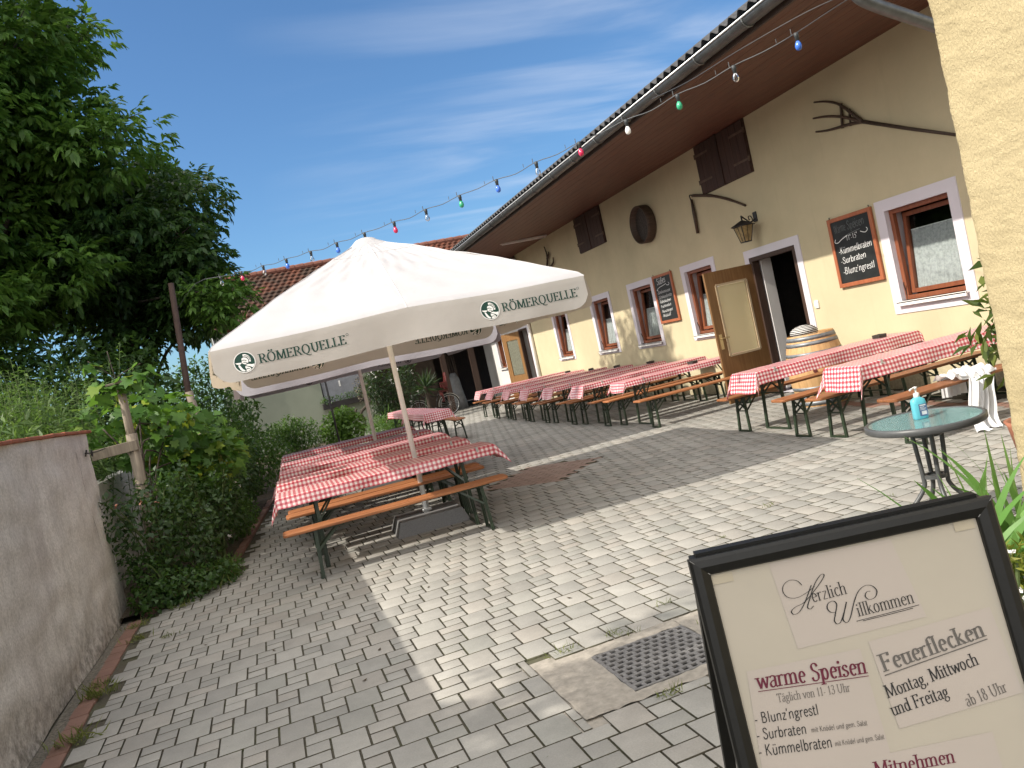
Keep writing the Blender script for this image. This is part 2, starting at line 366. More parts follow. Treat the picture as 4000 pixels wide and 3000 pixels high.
def link_mesh(name, V, F, mats, parent=None, smooth=False, uv=None, mi=None, loc=None):
    if not isinstance(mats, (list, tuple)): mats = [mats]
    off = Vector((0, 0, 0))
    if parent is None:
        if loc is None:
            lo, hi = V.min(0), V.max(0); loc = Vector(((lo[0]+hi[0])/2, (lo[1]+hi[1])/2, lo[2]))
        loc = Vector(loc); V = V-np.array(loc, np.float32)
    elif loc is None:
        w = world_loc(parent); V = V-np.array(w, np.float32)
    me = bpy.data.meshes.new(name)
    if isinstance(F, np.ndarray):
        n = F.shape[1]; me.vertices.add(len(V)); me.vertices.foreach_set('co', V.astype(np.float32).ravel())
        me.loops.add(F.size); me.loops.foreach_set('vertex_index', F.astype(np.int32).ravel())
        me.polygons.add(len(F)); me.polygons.foreach_set('loop_start', np.arange(0, F.size, n, dtype=np.int32))
        me.update(calc_edges=True)
    else: me.from_pydata([tuple(p) for p in V], [], F)
    for m in mats: me.materials.append(m)
    if mi is not None and len(mats) > 1: me.polygons.foreach_set('material_index', np.array(mi, np.int32))
    if smooth: me.polygons.foreach_set('use_smooth', np.ones(len(me.polygons), bool))
    if uv is not None:
        L = me.uv_layers.new(name='uv'); vi = np.zeros(len(me.loops), np.int32); me.loops.foreach_get('vertex_index', vi)
        L.data.foreach_set('uv', np.array(uv, np.float32)[vi].ravel())
    me.update()
    o = bpy.data.objects.new(name, me); C.objects.link(o)
    if parent is not None: o.parent = parent
    else: o.location = loc
    return o
def world_loc(o):
    v = Vector((0, 0, 0))
    while o is not None: v += o.location; o = o.parent
    return v
def tag(o, label, cat, group=None, kind=None):
    o['label'] = label; o['category'] = cat
    if group: o['group'] = group
    if kind: o['kind'] = kind
    return o
def thing(name, label, cat, loc=(0, 0, 0), rz=0, group=None):
    o = bpy.data.objects.new(name, None); C.objects.link(o); o.empty_display_size = .1; o.location = loc; o.rotation_euler = (0, 0, rz)
    return tag(o, label, cat, group)
def struct(o): o['kind'] = 'structure'; return o
def copy_tree(o, parent=None):
    c = o.copy(); C.objects.link(c)
    if parent is not None: c.parent = parent
    for ch in [x for x in o.children]: copy_tree(ch, c)
    return c
def spline(P, n=6):
    P = [np.array(p, float) for p in P]; out = []
    for i in range(len(P)-1):
        p0, p1, p2, p3 = P[max(i-1, 0)], P[i], P[i+1], P[min(i+2, len(P)-1)]
        for k in range(n):
            t = k/n; out.append(.5*((2*p1)+(-p0+p2)*t+(2*p0-5*p1+4*p2-p3)*t*t+(-p0+3*p1-3*p2+p3)*t**3))
    out.append(P[-1]); return out

# ------------------------------------------------------------ lettering: strokes drawn with a broad pen
GL = {
'R': (.80, "l .16 0 .16 1;l .16 .97 .40 .97;e .40 .74 .25 .23 90 -90;l .40 .51 .16 .51;l .38 .51 .74 0;s .16 0;s .13 1;s .74 0"),
'O': (.96, "e .48 .5 .40 .5 0 360"), 'Ö': (.96, "e .48 .5 .40 .5 0 360;d .34 1.17;d .62 1.17"),
'M': (1.06, "l .14 0 .18 1;l .18 1 .53 .06;l .53 .06 .86 1;l .86 1 .90 0;s .14 0;s .14 1;s .90 0;s .90 1"),
'E': (.74, "l .16 0 .16 1;l .16 .97 .60 .97;l .60 .99 .60 .82;l .16 .52 .48 .52;l .48 .60 .48 .44;l .16 .03 .64 .03;l .64 .01 .64 .2;s .13 0;s .13 1"),
'Q': (.98, "e .48 .5 .40 .5 0 360;l .42 -.04 .60 -.16 .82 -.22 .98 -.16"),
'U': (.90, "l .18 1 .18 .32;e .45 .32 .27 .32 180 360;l .72 .32 .72 1;s .18 1;s .72 1"),
'L': (.70, "l .16 0 .16 1;l .16 .03 .60 .03;l .60 .01 .60 .22;s .13 0;s .16 1"),
'F': (.70, "l .17 0 .17 1;l .17 .97 .60 .97;l .60 .99 .60 .8;l .17 .52 .48 .52;l .48 .6 .48 .44;s .17 0;s .13 1"),
'S': (.62, "l .50 .80 .44 .94 .30 1 .16 .93 .12 .78 .18 .64 .32 .54 .46 .44 .52 .28 .46 .08 .30 0 .14 .05 .09 .22"),
'T': (.72, "l .36 0 .36 1;l .06 .97 .66 .97;l .06 1 .06 .8;l .66 1 .66 .8;s .36 0"),
'H': (.88, "l .17 0 .17 1;l .71 0 .71 1;l .17 .52 .71 .52;s .17 0;s .17 1;s .71 0;s .71 1"),
'K': (.80, "l .16 0 .16 1;l .16 .42 .62 1;l .30 .58 .70 0;s .16 0;s .16 1;s .7 0"),
'B': (.74, "l .16 0 .16 1;l .16 .97 .36 .97;e .36 .76 .20 .21 90 -90;l .36 .54 .16 .54;e .38 .27 .24 .26 90 -90;l .38 .02 .16 .02;s .13 0;s .13 1"),
'W': (1.15, "l .08 1 .34 0;l .34 0 .58 .96;l .58 .96 .82 0;l .82 0 1.08 1;s .08 1;s 1.08 1"),
'I': (.36, "l .18 0 .18 1;s .18 0;s .18 1"), 'N': (.9, "l .16 0 .16 1;l .16 1 .72 .02;l .72 0 .72 1"), 'A': (.8, "l .06 0 .4 1;l .4 1 .74 0;l .2 .34 .6 .34"),
'a': (.56, "l .10 .54 .2 .63 .32 .63 .43 .54 .43 .1;l .43 .1 .5 0 .57 .05;l .43 .38 .22 .34 .1 .22 .12 .07 .24 0 .36 .06 .43 .16"),
'b': (.62, "l .14 0 .14 1;e .34 .32 .21 .31 180 -180;s .10 1"), 'c': (.52, "e .32 .32 .23 .32 45 315"),
'd': (.64, "l .50 0 .50 1;e .30 .32 .21 .31 0 360;s .46 1;s .54 0"), 'e': (.56, "l .10 .36 .50 .36;e .31 .32 .22 .32 10 315"),
'f': (.38, "l .18 0 .18 .8 .24 .95 .36 1 .44 .92;l .05 .62 .36 .62;s .18 0"), 'g': (.56, "e .27 .42 .19 .21 0 360;l .2 .22 .14 .14 .2 .07 .4 .04 .48 -.08 .38 -.24 .2 -.26 .07 -.17 .1 -.04 .2 .04;l .42 .58 .54 .64"),
'h': (.64, "l .14 0 .14 1;l .14 .44 .24 .6 .38 .64 .49 .56 .50 .42 .50 0;s .10 1;s .14 0;s .50 0"),
'i': (.30, "l .15 0 .15 .63;d .15 .86;s .11 .62;s .15 0"), 'k': (.60, "l .14 0 .14 1;l .14 .26 .44 .62;l .24 .36 .54 0;s .10 1;s .14 0;s .54 0"),
'l': (.30, "l .15 0 .15 1;s .11 1;s .15 0"), 'm': (.96, "l .14 0 .14 .63;l .14 .44 .24 .6 .36 .64 .46 .56 .48 .42 .48 0;l .48 .44 .58 .6 .70 .64 .80 .56 .82 .42 .82 0;s .10 .62;s .14 0;s .48 0;s .82 0"),
'n': (.64, "l .14 0 .14 .63;l .14 .44 .24 .6 .38 .64 .49 .56 .50 .42 .50 0;s .10 .62;s .14 0;s .50 0"), 'o': (.60, "e .30 .32 .23 .32 0 360"),
'p': (.62, "l .14 -.28 .14 .63;e .34 .32 .21 .31 180 -180;s .10 .62;s .14 -.28"), 'r': (.44, "l .14 0 .14 .63;l .14 .42 .22 .56 .32 .63 .42 .58;s .10 .62;s .14 0"),
's': (.46, "l .38 .50 .32 .61 .22 .64 .12 .58 .11 .46 .22 .36 .34 .28 .39 .15 .32 .03 .22 0 .12 .03 .08 .16"), 't': (.38, "l .16 .86 .16 .12 .22 .01 .36 .06;l .04 .62 .34 .62"),
'u': (.64, "l .14 .63 .14 .2 .19 .05 .3 0 .42 .06 .50 .2;l .50 .63 .50 0;s .10 .62;s .46 .62;s .54 0"), 'v': (.56, "l .06 .63 .28 0;l .28 0 .50 .63;s .06 .63;s .50 .63"),
'w': (.82, "l .05 .63 .24 0;l .24 0 .42 .6;l .42 .6 .60 0;l .60 0 .78 .63;s .05 .63;s .78 .63"), 'z': (.50, "l .08 .61 .44 .61;l .44 .61 .07 .02;l .07 .02 .45 .02"),
'ß': (.60, "l .14 0 .14 .78 .22 .95 .34 1 .45 .9 .44 .74 .32 .6 .46 .46 .52 .28 .46 .08 .32 0 .25 .02"),
'ä': (.56, "l .10 .54 .2 .63 .32 .63 .43 .54 .43 .1;l .43 .1 .5 0 .57 .05;l .43 .38 .22 .34 .1 .22 .12 .07 .24 0 .36 .06 .43 .16;d .18 .86;d .38 .86"),
'ö': (.60, "e .30 .32 .23 .32 0 360;d .2 .86;d .42 .86"), 'ü': (.64, "l .14 .63 .14 .2 .19 .05 .3 0 .42 .06 .50 .2;l .50 .63 .50 0;d .22 .86;d .42 .86"),
'1': (.5, "l .12 .8 .26 1 .26 0;s .26 0"), '3': (.56, "l .1 .85 .2 .97 .32 1 .44 .92 .44 .7 .34 .56 .22 .53;l .34 .55 .48 .42 .49 .2 .4 .04 .25 0 .1 .06 .07 .18"),
'5': (.56, "l .46 .97 .16 .97 .14 .56;l .14 .56 .3 .62 .46 .5 .48 .25 .38 .05 .22 0 .08 .08"), '8': (.58, "e .29 .76 .17 .23 0 360;e .29 .27 .22 .27 0 360"),
',': (.26, "l .14 .06 .15 -.02 .08 -.14"), '.': (.24, "d .12 .04"), '-': (.36, "l .05 .3 .30 .3"), "'": (.22, "l .12 1 .08 .76"), '°': (.3, "e .15 .88 .1 .12 0 360"), ' ': (.34, ""),
}
def strip(pts, wf):
    P = np.array(pts, float); n = len(P); T = np.zeros_like(P)
    T[1:-1] = P[2:]-P[:-2]; T[0] = P[1]-P[0]; T[-1] = P[-1]-P[-2]
    T /= (np.linalg.norm(T, axis=1)[:, None]+1e-9); Nn = np.stack([-T[:, 1], T[:, 0]], 1)
    W = np.array([wf(t) for t in T])[:, None]/2
    A, B = P+Nn*W, P-Nn*W
    return [[tuple(A[i]), tuple(B[i]), tuple(B[i+1]), tuple(A[i+1])] for i in range(n-1)]
def glyph_quads(ch, thick, thin, serif):
    adv, src = GL.get(ch, GL['o']); Q = []
    def wf(t):
        a = abs(t[1])
        k = a**1.3
        if t[0]*t[1] > .12: k *= .35+.65*(1-min(1, abs(t[0])*1.6))   # up strokes stay thin
        return thin+(thick-thin)*k
    for tok in src.split(';'):
        p = tok.split()
        if not p: continue
        a = [float(x) for x in p[1:]]
        if p[0] == 'l':
            pts = list(zip(a[::2], a[1::2]))
            if len(pts) > 3: pts = spline(pts, 4)
            elif len(pts) == 2 and thick == thin: pts = [pts[0], ((pts[0][0]+pts[1][0])/2, (pts[0][1]+pts[1][1])/2), pts[1]]
            Q += strip(pts, wf)
        elif p[0] == 'e':
            cx, cy, rx, ry, a0, a1 = a; rx -= thick*.25*(thick != thin)
            n = max(6, int(abs(a1-a0)/18)); pts = [(cx+rx*math.cos(R(a0+(a1-a0)*i/n)), cy+ry*math.sin(R(a0+(a1-a0)*i/n))) for i in range(n+1)]
            Q += strip(pts, wf if thick == thin else (lambda t: thin+(thick-thin)*abs(t[1])**1.3))
        elif p[0] == 's' and serif:
            x, y = a; h = thin*.9; y2 = y-h if y > .3 else y; w = thick*.95+.03
            Q.append([(x-w, y2), (x+w, y2), (x+w, y2+h), (x-w, y2+h)])
        elif p[0] == 'd':
            x, y = a; r = thick*.6
            Q.append([(x-r, y-r*.6), (x, y-r), (x, y+r), (x-r, y+r*.6)]); Q.append([(x, y-r), (x+r, y-r*.6), (x+r, y+r*.6), (x, y+r)])
    return adv, Q
def text_quads(txt, thick=.13, thin=.05, serif=True, track=0., slant=0., jit=0., rng=None):
    x = 0; out = []
    for ch in txt:
        adv, Q = glyph_quads(ch, thick, thin, serif)
        dy = rng.uniform(-jit, jit) if rng else 0; sc = 1+(rng.uniform(-jit, jit) if rng else 0)
        for q in Q: out.append([(x+px*sc+slant*py, py*sc+dy) for px, py in q])
        x += adv+track
    return x-track, out
def put_text(mb, txt, p0, p1, cap, fn, m=0, fit=True, **kw):
    """write txt along the base line p0->p1 (2D) with the given cap height; fn maps 2D to 3D"""
    w, Q = text_quads(txt, **kw); p0 = np.array(p0, float); p1 = np.array(p1, float); d = p1-p0; L = np.linalg.norm(d); d /= L
    n = np.array([-d[1], d[0]]); sx = L/w if fit else cap
    for i, q in enumerate(Q):
        e = (i % 7)*4e-6
        vs = [fn(*(p0+d*(a*sx)+n*(b*cap)), e) for a, b in q]
        mb.add(vs, [(0, 1, 2, 3)], m)

# ============================================================ GROUND
XF = 8.15
def wall_x(y): return -1.45
def bed_edge(y):
    """left limit of the paving"""
    if y < 8.15: return -1.47
    if y < 9.2: return -1.47+(y-8.15)/1.05*.78
    if y < 15: return -.69+(y-9.2)/5.8*.52
    if y < 17: return -.17+(y-15)*.25
    if y < 19: return .33+(y-17)*1.0
    return 2.33
def build_ground():
    g = MB(); g.quad((-300, -300, -.03), (300, -300, -.03), (300, 300, -.03), (-300, 300, -.03))
    struct(g.build('ground', M_SOIL, loc=(0, 0, -.03)))
    s = MB(); s.grid(lambda u, v: (-2.0+u*11, -1+v*32, -.013), 4, 8); struct(s.build('sand_bed', M_JOINT, loc=(0, 0, -.013)))
    B, S, V = .1823, .1213, .1213; j = .0052; rng = random.Random(3)
    vs, fs, mi = [], [], []
    def stone(x0, y0, w, h):
        cx, cy = x0+w/2, y0-h/2
        if cy < .6 or cy > 29.5 or x0 < bed_edge(cy)-.01 or x0+w > XF+.02: return
        if x0+w > 1.03 and x0 < 2.1 and y0 > 3.36 and y0-h < 4.10:           # cut to the drain surround
            if 1.03-x0 > .05: w = 1.03-x0
            elif x0+w-2.1 > .05: w, x0 = x0+w-2.1, 2.1
            elif y0-4.10 > .05: h = y0-4.10
            elif 3.36-(y0-h) > .05: h, y0 = 3.36-(y0-h), 3.36
            else: return
            cx, cy = x0+w/2, y0-h/2
        if 2.15 < cx < 3.2 and cy < 2.9: return                               # planted bed by the near wall
        if 7.45 < cx < 8.1 and 6.2 < cy < 8.0: return                        # light well grating
        ddx, ddy = cx-3.25, cy-10.09
        if abs(ddx*.69-ddy*.72) < .56 and abs(ddx*.72+ddy*.69) < .64: return
        red = (7.12 < cx < 7.34 and 5 < cy < 9.5)
        z = rng.uniform(-.0010, .0010); tx, ty = rng.uniform(-.0022, .0022), rng.uniform(-.0022, .0022); b = .0018; jj = j+rng.uniform(-.0010, .0016)
        X0, X1, Y0, Y1 = x0+jj, x0+w-jj, y0-h+jj, y0-jj; o = len(vs)
        for (x, y) in ((X0, Y0), (X1, Y0), (X1, Y1), (X0, Y1)): vs.append((x, y, -.012))
        for (x, y) in ((X0, Y0), (X1, Y0), (X1, Y1), (X0, Y1)): vs.append((x, y, -.0009+z))
        for (x, y) in ((X0+b, Y0+b), (X1-b, Y0+b), (X1-b, Y1-b), (X0+b, Y1-b)): vs.append((x, y, z+(x-cx)*tx+(y-cy)*ty))
        for k in range(4):
            k2 = (k+1) % 4; fs.append((o+k, o+k2, o+4+k2, o+4+k)); fs.append((o+4+k, o+4+k2, o+8+k2, o+8+k)); mi.extend([2, int(red)])
        fs.append((o+8, o+9, o+10, o+11)); mi.append(int(red))
    for n in range(-14, 48):
        for m in range(-140, 60):
            x = -.416+n*(B+S)-m*(B-S); y = 5.341-n*V-m*2*V
            if y < .3 or y > 30 or x < -2.4 or x > 8.4: continue
            stone(x, y, B, 2*V); stone(x+B, y, B, V); stone(x+B, y-V, S, V)
    def brick(cx, cy, w, h, a):
        z = rng.uniform(.0012, .003); jj = .0045; b = .002; o = len(vs); ca, sa = math.cos(a), math.sin(a); P = lambda x, y, zz: vs.append((cx+x*ca-y*sa, cy+x*sa+y*ca, zz)); X, Y = w/2-jj, h/2-jj
        for zz, k in ((-.012, 0), (-.0008+z, 0), (z, b)):
            for sx, sy in ((-1, -1), (1, -1), (1, 1), (-1, 1)): P(sx*(X-k), sy*(Y-k), zz)
        for k in range(4):
            k2 = (k+1) % 4; fs.append((o+k, o+k2, o+4+k2, o+4+k)); fs.append((o+4+k, o+4+k2, o+8+k2, o+8+k)); mi.extend([2, 3])
        fs.append((o+8, o+9, o+10, o+11)); mi.append(3)
    a = math.atan2(-.72, .69)
    for r_ in range(13):
        for c_ in range(6):
            u = -.5+(c_+.5*(r_ % 2))*.2; v = -.62+r_*.103
            if abs(u) < .58: brick(3.25+u*.69+v*.72, 10.09-u*.72+v*.69, .2, .103, a)
    me = link_mesh('paving', np.array(vs, np.float32), np.array(fs, np.int32), [M_PAVE, M_PRED, M_JOINT, mat_paver('faded red paver', (.225, .155, .128), (.25, .185, .155))], None, False, None, mi, (0, 0, 0)); struct(me)
    # red brick edging along the garden wall, and the kerb of the planted bed
    e = MB(); y = .8
    while y < 8.1:
        e.box((-1.53+rng.uniform(-.006, .006), y+.1, -.008+rng.uniform(-.003, .003)), (.115, .19, .02), Matrix.Rotation(rng.uniform(-.02, .02), 3, 'Z'), bev=.004); y += .2
    y = 8.3
    while y < 20:
        x = bed_edge(y)-.06; a = math.atan2(bed_edge(y+.1)-bed_edge(y-.1), .2); y2 = y+.2*math.cos(a)
        e.box((x, y+.1, .002+rng.uniform(-.008, .008)), (.1, .19, .05), Matrix.Rotation(-a+rng.uniform(-.05, .05), 3, 'Z'), bev=.006); y = y2
    struct(e.build('brick_edging', M_PRED, loc=(-1.5, 5, 0)))
    s = MB(); rr = random.Random(8); hs = {}
    def bed(u, v):
        y = 8.2+v*20; x1 = bed_edge(y)-.1; x = -4+(x1+4)*u; k = (round(u, 4), round(v, 4)); hs.setdefault(k, rr.uniform(0, .06)); return (x, y, hs[k]+.02*(1-u)*3)
    s.grid(bed, 14, 60); struct(s.build('garden_bed', M_SOIL, loc=(-2, 14, 0)))
    s = MB(); s.grid(lambda u, v: (-1.67+u*.1, .5+v*7.8, -.006+rr.uniform(-.004, .006)), 4, 90); struct(s.build('gravel_strip', simple('pale gravel', (.14, .125, .10), 1., .5, 60, .8, 90), loc=(-1.6, 4, 0)))
build_ground()

def build_drain():
    t = thing('drain_cover', 'square cast iron drain grate with rows of slots in a cracked concrete surround', 'drain', (1.58, 3.72, 0))
    W = MB(); rng = random.Random(5)
    ox, oy = 1.08, 3.39; rows = 10; cols = 10; X0, X1, Y0, Y1 = 1.33, 1.86, 3.47, 3.98
    def ring(u0, u1, v0, v1, seed):
        r = random.Random(seed)
        return lambda u, v: (u0+(u1-u0)*u+r.uniform(-.004, .004), v0+(v1-v0)*v+r.uniform(-.004, .004), .002+r.uniform(-.004, .004))
    W.grid(ring(1.03, X0-.012, 3.36, 4.10, 1), 9, 18); W.grid(ring(X1+.012, 2.1, 3.36, 4.10, 2), 8, 18)
    W.grid(ring(X0-.012, X1+.012, Y1+.012, 4.10, 3), 14, 4); W.grid(ring(X0-.012, X1+.012, 3.36, Y0-.012, 4), 14, 4)
    W.grid(ring(.93, 2.2, 3.27, 4.19, 6), 18, 14); 
    for i_ in range(len(W.v)-19*15, len(W.v)): W.v[i_] = (W.v[i_][0], W.v[i_][1], -.0095)
    W.build('surround', M_CONC, t, True)
    g = MB(); cx, cy = (X1-X0), (Y1-Y0); pitch = cx/10
    nr = 10; py = cy/nr
    for i in range(nr+1): g.box(((X0+X1)/2, Y0+i*py, -.004), (cx, .018 if 0 < i < nr else .014, .018), bev=.003)
    for i in range(nr):
        for q in range(11):
            x = X0+.006+(q+.5*(i % 2))*cx/10.5
            if x < X1: g.box((x, Y0+(i+.5)*py, -.0045), (.021, py-.014, .017), bev=.003)
    for x in (X0, X1): g.box((x, (Y0+Y1)/2, -.0035), (.02, cy+.014, .018), bev=.003)
    g.build('grate', M_CAST, t)
    d = MB(); d.box(((X0+X1)/2, (Y0+Y1)/2, -.013), (cx+.02, cy+.02, .012)); d.build('pit', simple('black drain shade', (.003, .003, .003), 1., .2), t)  # thin black plate paints the shade of a deep drain under the slots
    t2 = thing('light_well_grating', 'black bar grating set in the paving at the foot of the yellow wall', 'grating', (7.75, 7.1, 0))
    g = MB()
    for i in range(60): g.box((7.775, 6.22+i*.03, -.004), (.62, .006, .02))
    for i in range(3): g.box((7.48+i*.29, 7.1, -.005), (.012, 1.8, .018))
    g.build('bars', M_IRON, t2)
    d = MB(); d.box((7.775, 7.1, -.026), (.66, 1.84, .01)); d.build('pit', M_DARK, t2)
build_drain()

# ============================================================ TAVERN BUILDING (facade plane x = XF, facing -x)
def wall_with_holes(mb, y0, y1, z0, z1, holes, x=XF, depth=.26, m=0, mrev=0):
    """front face as cells round the openings, plus their reveals"""
    ys = sorted({y0, y1, *[h[0] for h in holes], *[h[1] for h in holes]}); zs = sorted({z0, z1, *[h[2] for h in holes], *[h[3] for h in holes]})
    for a, b in zip(ys, ys[1:]):
        for c, d in zip(zs, zs[1:]):
            if any(h[0] <= a and b <= h[1] and h[2] <= c and d <= h[3] for h in holes): continue
            mb.quad((x, b, c), (x, a, c), (x, a, d), (x, b, d), m)
    for a, b, c, d in holes:
        X = x+depth
        mb.quad((x, a, c), (X, a, c), (X, a, d), (x, a, d), mrev); mb.quad((X, b, c), (x, b, c), (x, b, d), (X, b, d), mrev)
        mb.quad((x, a, d), (X, a, d), (X, b, d), (x, b, d), mrev); mb.quad((X, a, c), (x, a, c), (x, b, c), (X, b, c), mrev)
WINS = [(7.58, 8.60, 1.18, 2.38), (12.88, 13.84, 1.18, 2.41), (15.28, 16.26, 1.18, 2.41), (17.48, 18.46, 1.18, 2.41), (20.32, 21.26, 1.18, 2.41)]
DOOR = (10.50, 11.70, 0.0, 2.31); DOOR2 = (23.68, 24.50, 0., 2.28); WIN6 = (26.55, 27.25, 1.15, 2.38)
YB = 23.35
def build_tavern():
    T = thing('tavern_house', 'long yellow plastered tavern house with brown boarded eaves', 'building', (XF, 13, 0))
    w = MB(); wall_with_holes(w, 2.0, YB, 0, 4.52, WINS+[DOOR], mrev=1)
    w.build('wall', [M_YELLOW, M_LILAC], T)
    w = MB(); wall_with_holes(w, YB, 29.0, 0, 2.75, [DOOR2, WIN6]); w.build('wall', M_WHITEW, T, loc=None)['label'] = 'greyish white wall section past the downpipe'
    w = MB()
    for i in range(28): w.box((XF+.02, YB+.1+i*.2, 3.64), (.03, .19, 1.76), bev=.004)
    w.build('gable_boarding', M_DARKW, T)
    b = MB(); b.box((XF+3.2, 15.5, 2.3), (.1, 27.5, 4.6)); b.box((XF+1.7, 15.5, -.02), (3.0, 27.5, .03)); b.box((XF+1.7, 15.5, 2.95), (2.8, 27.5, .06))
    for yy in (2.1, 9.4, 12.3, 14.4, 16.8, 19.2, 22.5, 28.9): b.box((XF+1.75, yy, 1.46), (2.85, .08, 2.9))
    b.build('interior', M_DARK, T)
    # window and door surrounds (raised bands)
    def band(hole, wd, bot, name='surround'):
        a, b_, c, d = hole; k = MB(); x = XF-.006
        zb = c-bot if bot else 0
        k.box((x, (a+b_)/2, d+wd/2), (.016, b_-a+2*wd, wd)); 
        for yy in (a-wd/2, b_+wd/2): k.box((x, yy, (zb+d)/2), (.016, wd, d-zb))
        if bot: k.box((x, (a+b_)/2, c-bot/2), (.016, b_-a, bot))
        k.build(name, M_LILAC, T)
    band(WINS[0], .15, .16)
    for h in WINS[1:]: band(h, .13, .10)
    band(DOOR, .13, 0); band(DOOR2, .1, 0); band(WIN6, .1, .1)
    # windows: fixed frame, inward tilted sash with pane, lace curtain, sill
    for wi, (a, b_, c, d) in enumerate(WINS+[WIN6]):
        big = wi == 0; x = XF+.09; f = MB(); fw = .058
        for yy in (a+fw/2, b_-fw/2): f.box((x, yy, (c+d)/2), (.07, fw, d-c), bev=.006)
        for zz in (c+fw/2, d-fw/2): f.box((x-.002, (a+b_)/2, zz), (.07, b_-a, fw), bev=.006)
        F = f.build('window', M_FRAME, T)
        til = R(5 if wi != 5 else 0); zc = c+fw+.02; H = d-c-2*fw-.03; sw = .055; ya, yb = a+fw+.01, b_-fw-.01
        rot = Matrix.Rotation(til, 3, 'Y')
        def P(y, z, off=0): v = rot @ Vector((off, 0, z)); return Vector((x+.05+v.x, y, zc+v.z))
        s = MB()
        for yy in (ya+sw/2, yb-sw/2): s.bar(P(yy, 0), P(yy, H), sw, .055, up=(1, 0, 0))
        for zz in (sw/2, H-sw/2): s.bar(P(ya+sw, zz), P(yb-sw, zz), .055, sw, up=(0, 0, 1))
        s.build('sash', M_FRAME, F)
        g = MB(); g.quad(P(yb-sw, sw), P(ya+sw, sw), P(ya+sw, H-sw), P(yb-sw, H-sw)); g.build('pane', M_GLASS, F)
        s = MB(); s.box((XF-.0, (a+b_)/2, c-.012), (.15, b_-a+.08, .024), bev=.005); s.box((XF-.065, (a+b_)/2, c-.03), (.02, b_-a+.08, .05)); s.build('sill', M_WHITE, T)
        cu = MB(); ch = (d-c)*(.66 if big else .52); n = 60; y0, y1 = ya+.04, yb-.04
        if big: y1 = yb-.02
        ph = wi*1.7
        def cf(u, v):
            y = y0+(y1-y0)*u; k = math.sin(u*46+ph)+.5*math.sin(u*91+1+ph); z = zc+.02+ch*(1-v)+.006*math.sin(u*60) * (v > .9)
            return (x+.085+.012*k*(.3+.7*v)+(z-zc)*math.tan(til), y, z)
        cu.grid(cf, 110, 8); cu.build('curtain', M_CURT, F, True)
        r = MB(); r.tube([(x+.088+ch*math.tan(til), y0-.03, zc+.02+ch), (x+.088+ch*math.tan(til), y1+.03, zc+.02+ch)], .006, 6); r.build('curtain_rod', M_WHITE, F)
        h = MB(); yy = b_-.03
        h.tube([(XF+.06, yy, c), (XF+.05, yy-.005, c+.13), (XF+.02, yy-.02, c+.21), (XF+.0, yy-.05, c+.24)], .007, 6); h.tube([(XF+.06, yy, c+.005), (XF-.03, yy-.08, c+.01)], .007, 6)
        h.build('shutter_hook', M_IRON, F)
    # front door frame and the open leaf
    a, b_, c, d = DOOR; f = MB(); fx = XF+.05
    for yy in (a+.035, b_-.035): f.box((fx, yy, d/2), (.14, .07, d), bev=.004)
    f.box((fx-.002, (a+b_)/2, d-.035), (.14, b_-a, .07), bev=.004); f.build('door_frame', M_DARKW, T)
    j = MB(); j.box((XF+.24, b_-.075, 1.15), (.20, .02, 2.2)); j.build('hall_wall', M_WHITEW, T)
    def leaf(hx, hy, ex, ey, H, gl, zb=.02, side=1, glass=None):
        hv = Vector((hx, hy, 0)); dv = Vector((ex-hx, ey-hy, 0)); L = dv.length; dv.normalize(); nv = Vector((dv.y, -dv.x, 0))*side; th = .045
        def pt(u, z, o=0): return hv+dv*u+nv*o+Vector((0, 0, z))
        m = MB(); u0, u1, z0, z1 = gl
        def blk(ua, ub, za, zb_):
            m.prism([(ua, za), (ub, za), (ub, zb_), (ua, zb_)], lambda p, q: pt(p, q, -th/2), lambda p, q: pt(p, q, th/2))
        blk(0, u0, zb, H); blk(u1, L, zb, H); blk(u0, u1, zb, z0); blk(u0, u1, z1, H)
        D = m.build('door', M_DOOR, T)
        g = MB(); g.prism([(u0+.02, z0+.02), (u1-.02, z0+.02), (u1-.02, z1-.02), (u0+.02, z1-.02)], lambda p, q: pt(p, q, -.006), lambda p, q: pt(p, q, .006)); g.build('glass', glass or M_FROST, D)
        b = MB()
        for (p, q, r_, s_) in ((u0, z0, u1, z0), (u0, z1, u1, z1), (u0, z0, u0, z1), (u1, z0, u1, z1)):
            b.bar(pt(p, q, th/2+.004), pt(r_, s_, th/2+.004), .035, .02, up=tuple(nv))
        b.build('glass_bead', simple('beige moulding', (.40, .31, .20), .5), D)
        h = MB(); uh = L-.07
        h.prism([(uh-.025, .93), (uh+.025, .93), (uh+.025, 1.18), (uh-.025, 1.18)], lambda p, q: pt(p, q, th/2), lambda p, q: pt(p, q, th/2+.012))
        h.tube([pt(uh, 1.11, th/2+.01), pt(uh, 1.11, th/2+.05), pt(uh-.13, 1.11, th/2+.055)], .011, 8)
        h.build('handle', simple('brass', (.52, .40, .22), .3, .1, metal=.8), D)
        return D
    leaf(XF-.02, b_-.01, 7.19, 11.665, 2.215, (.16, .76, .80, 1.98), side=-1)
    a2, b2, c2, d2 = DOOR2
    f = MB()
    for yy in (a2+.03, b2-.03): f.box((XF+.03, yy, d2/2), (.12, .06, d2))
    f.box((XF+.028, (a2+b2)/2, d2-.03), (.12, b2-a2, .06)); f.build('door_frame', M_DARKW, T)
    leaf(XF-.02, b2, 7.86, 25.55, 2.24, (.14, .82, .85, 2.0), side=1, glass=simple('dull frosted glass', (.15, .15, .115), .25, .3, 20))['label'] = 'open brown door leaf beside the far downpipe'
    # soffit, roof, gutter
    gx, gz = 5.56, 4.36; zs = 4.487; Y0, Y1 = 5.35, 30.
    s = MB(); nb = 13
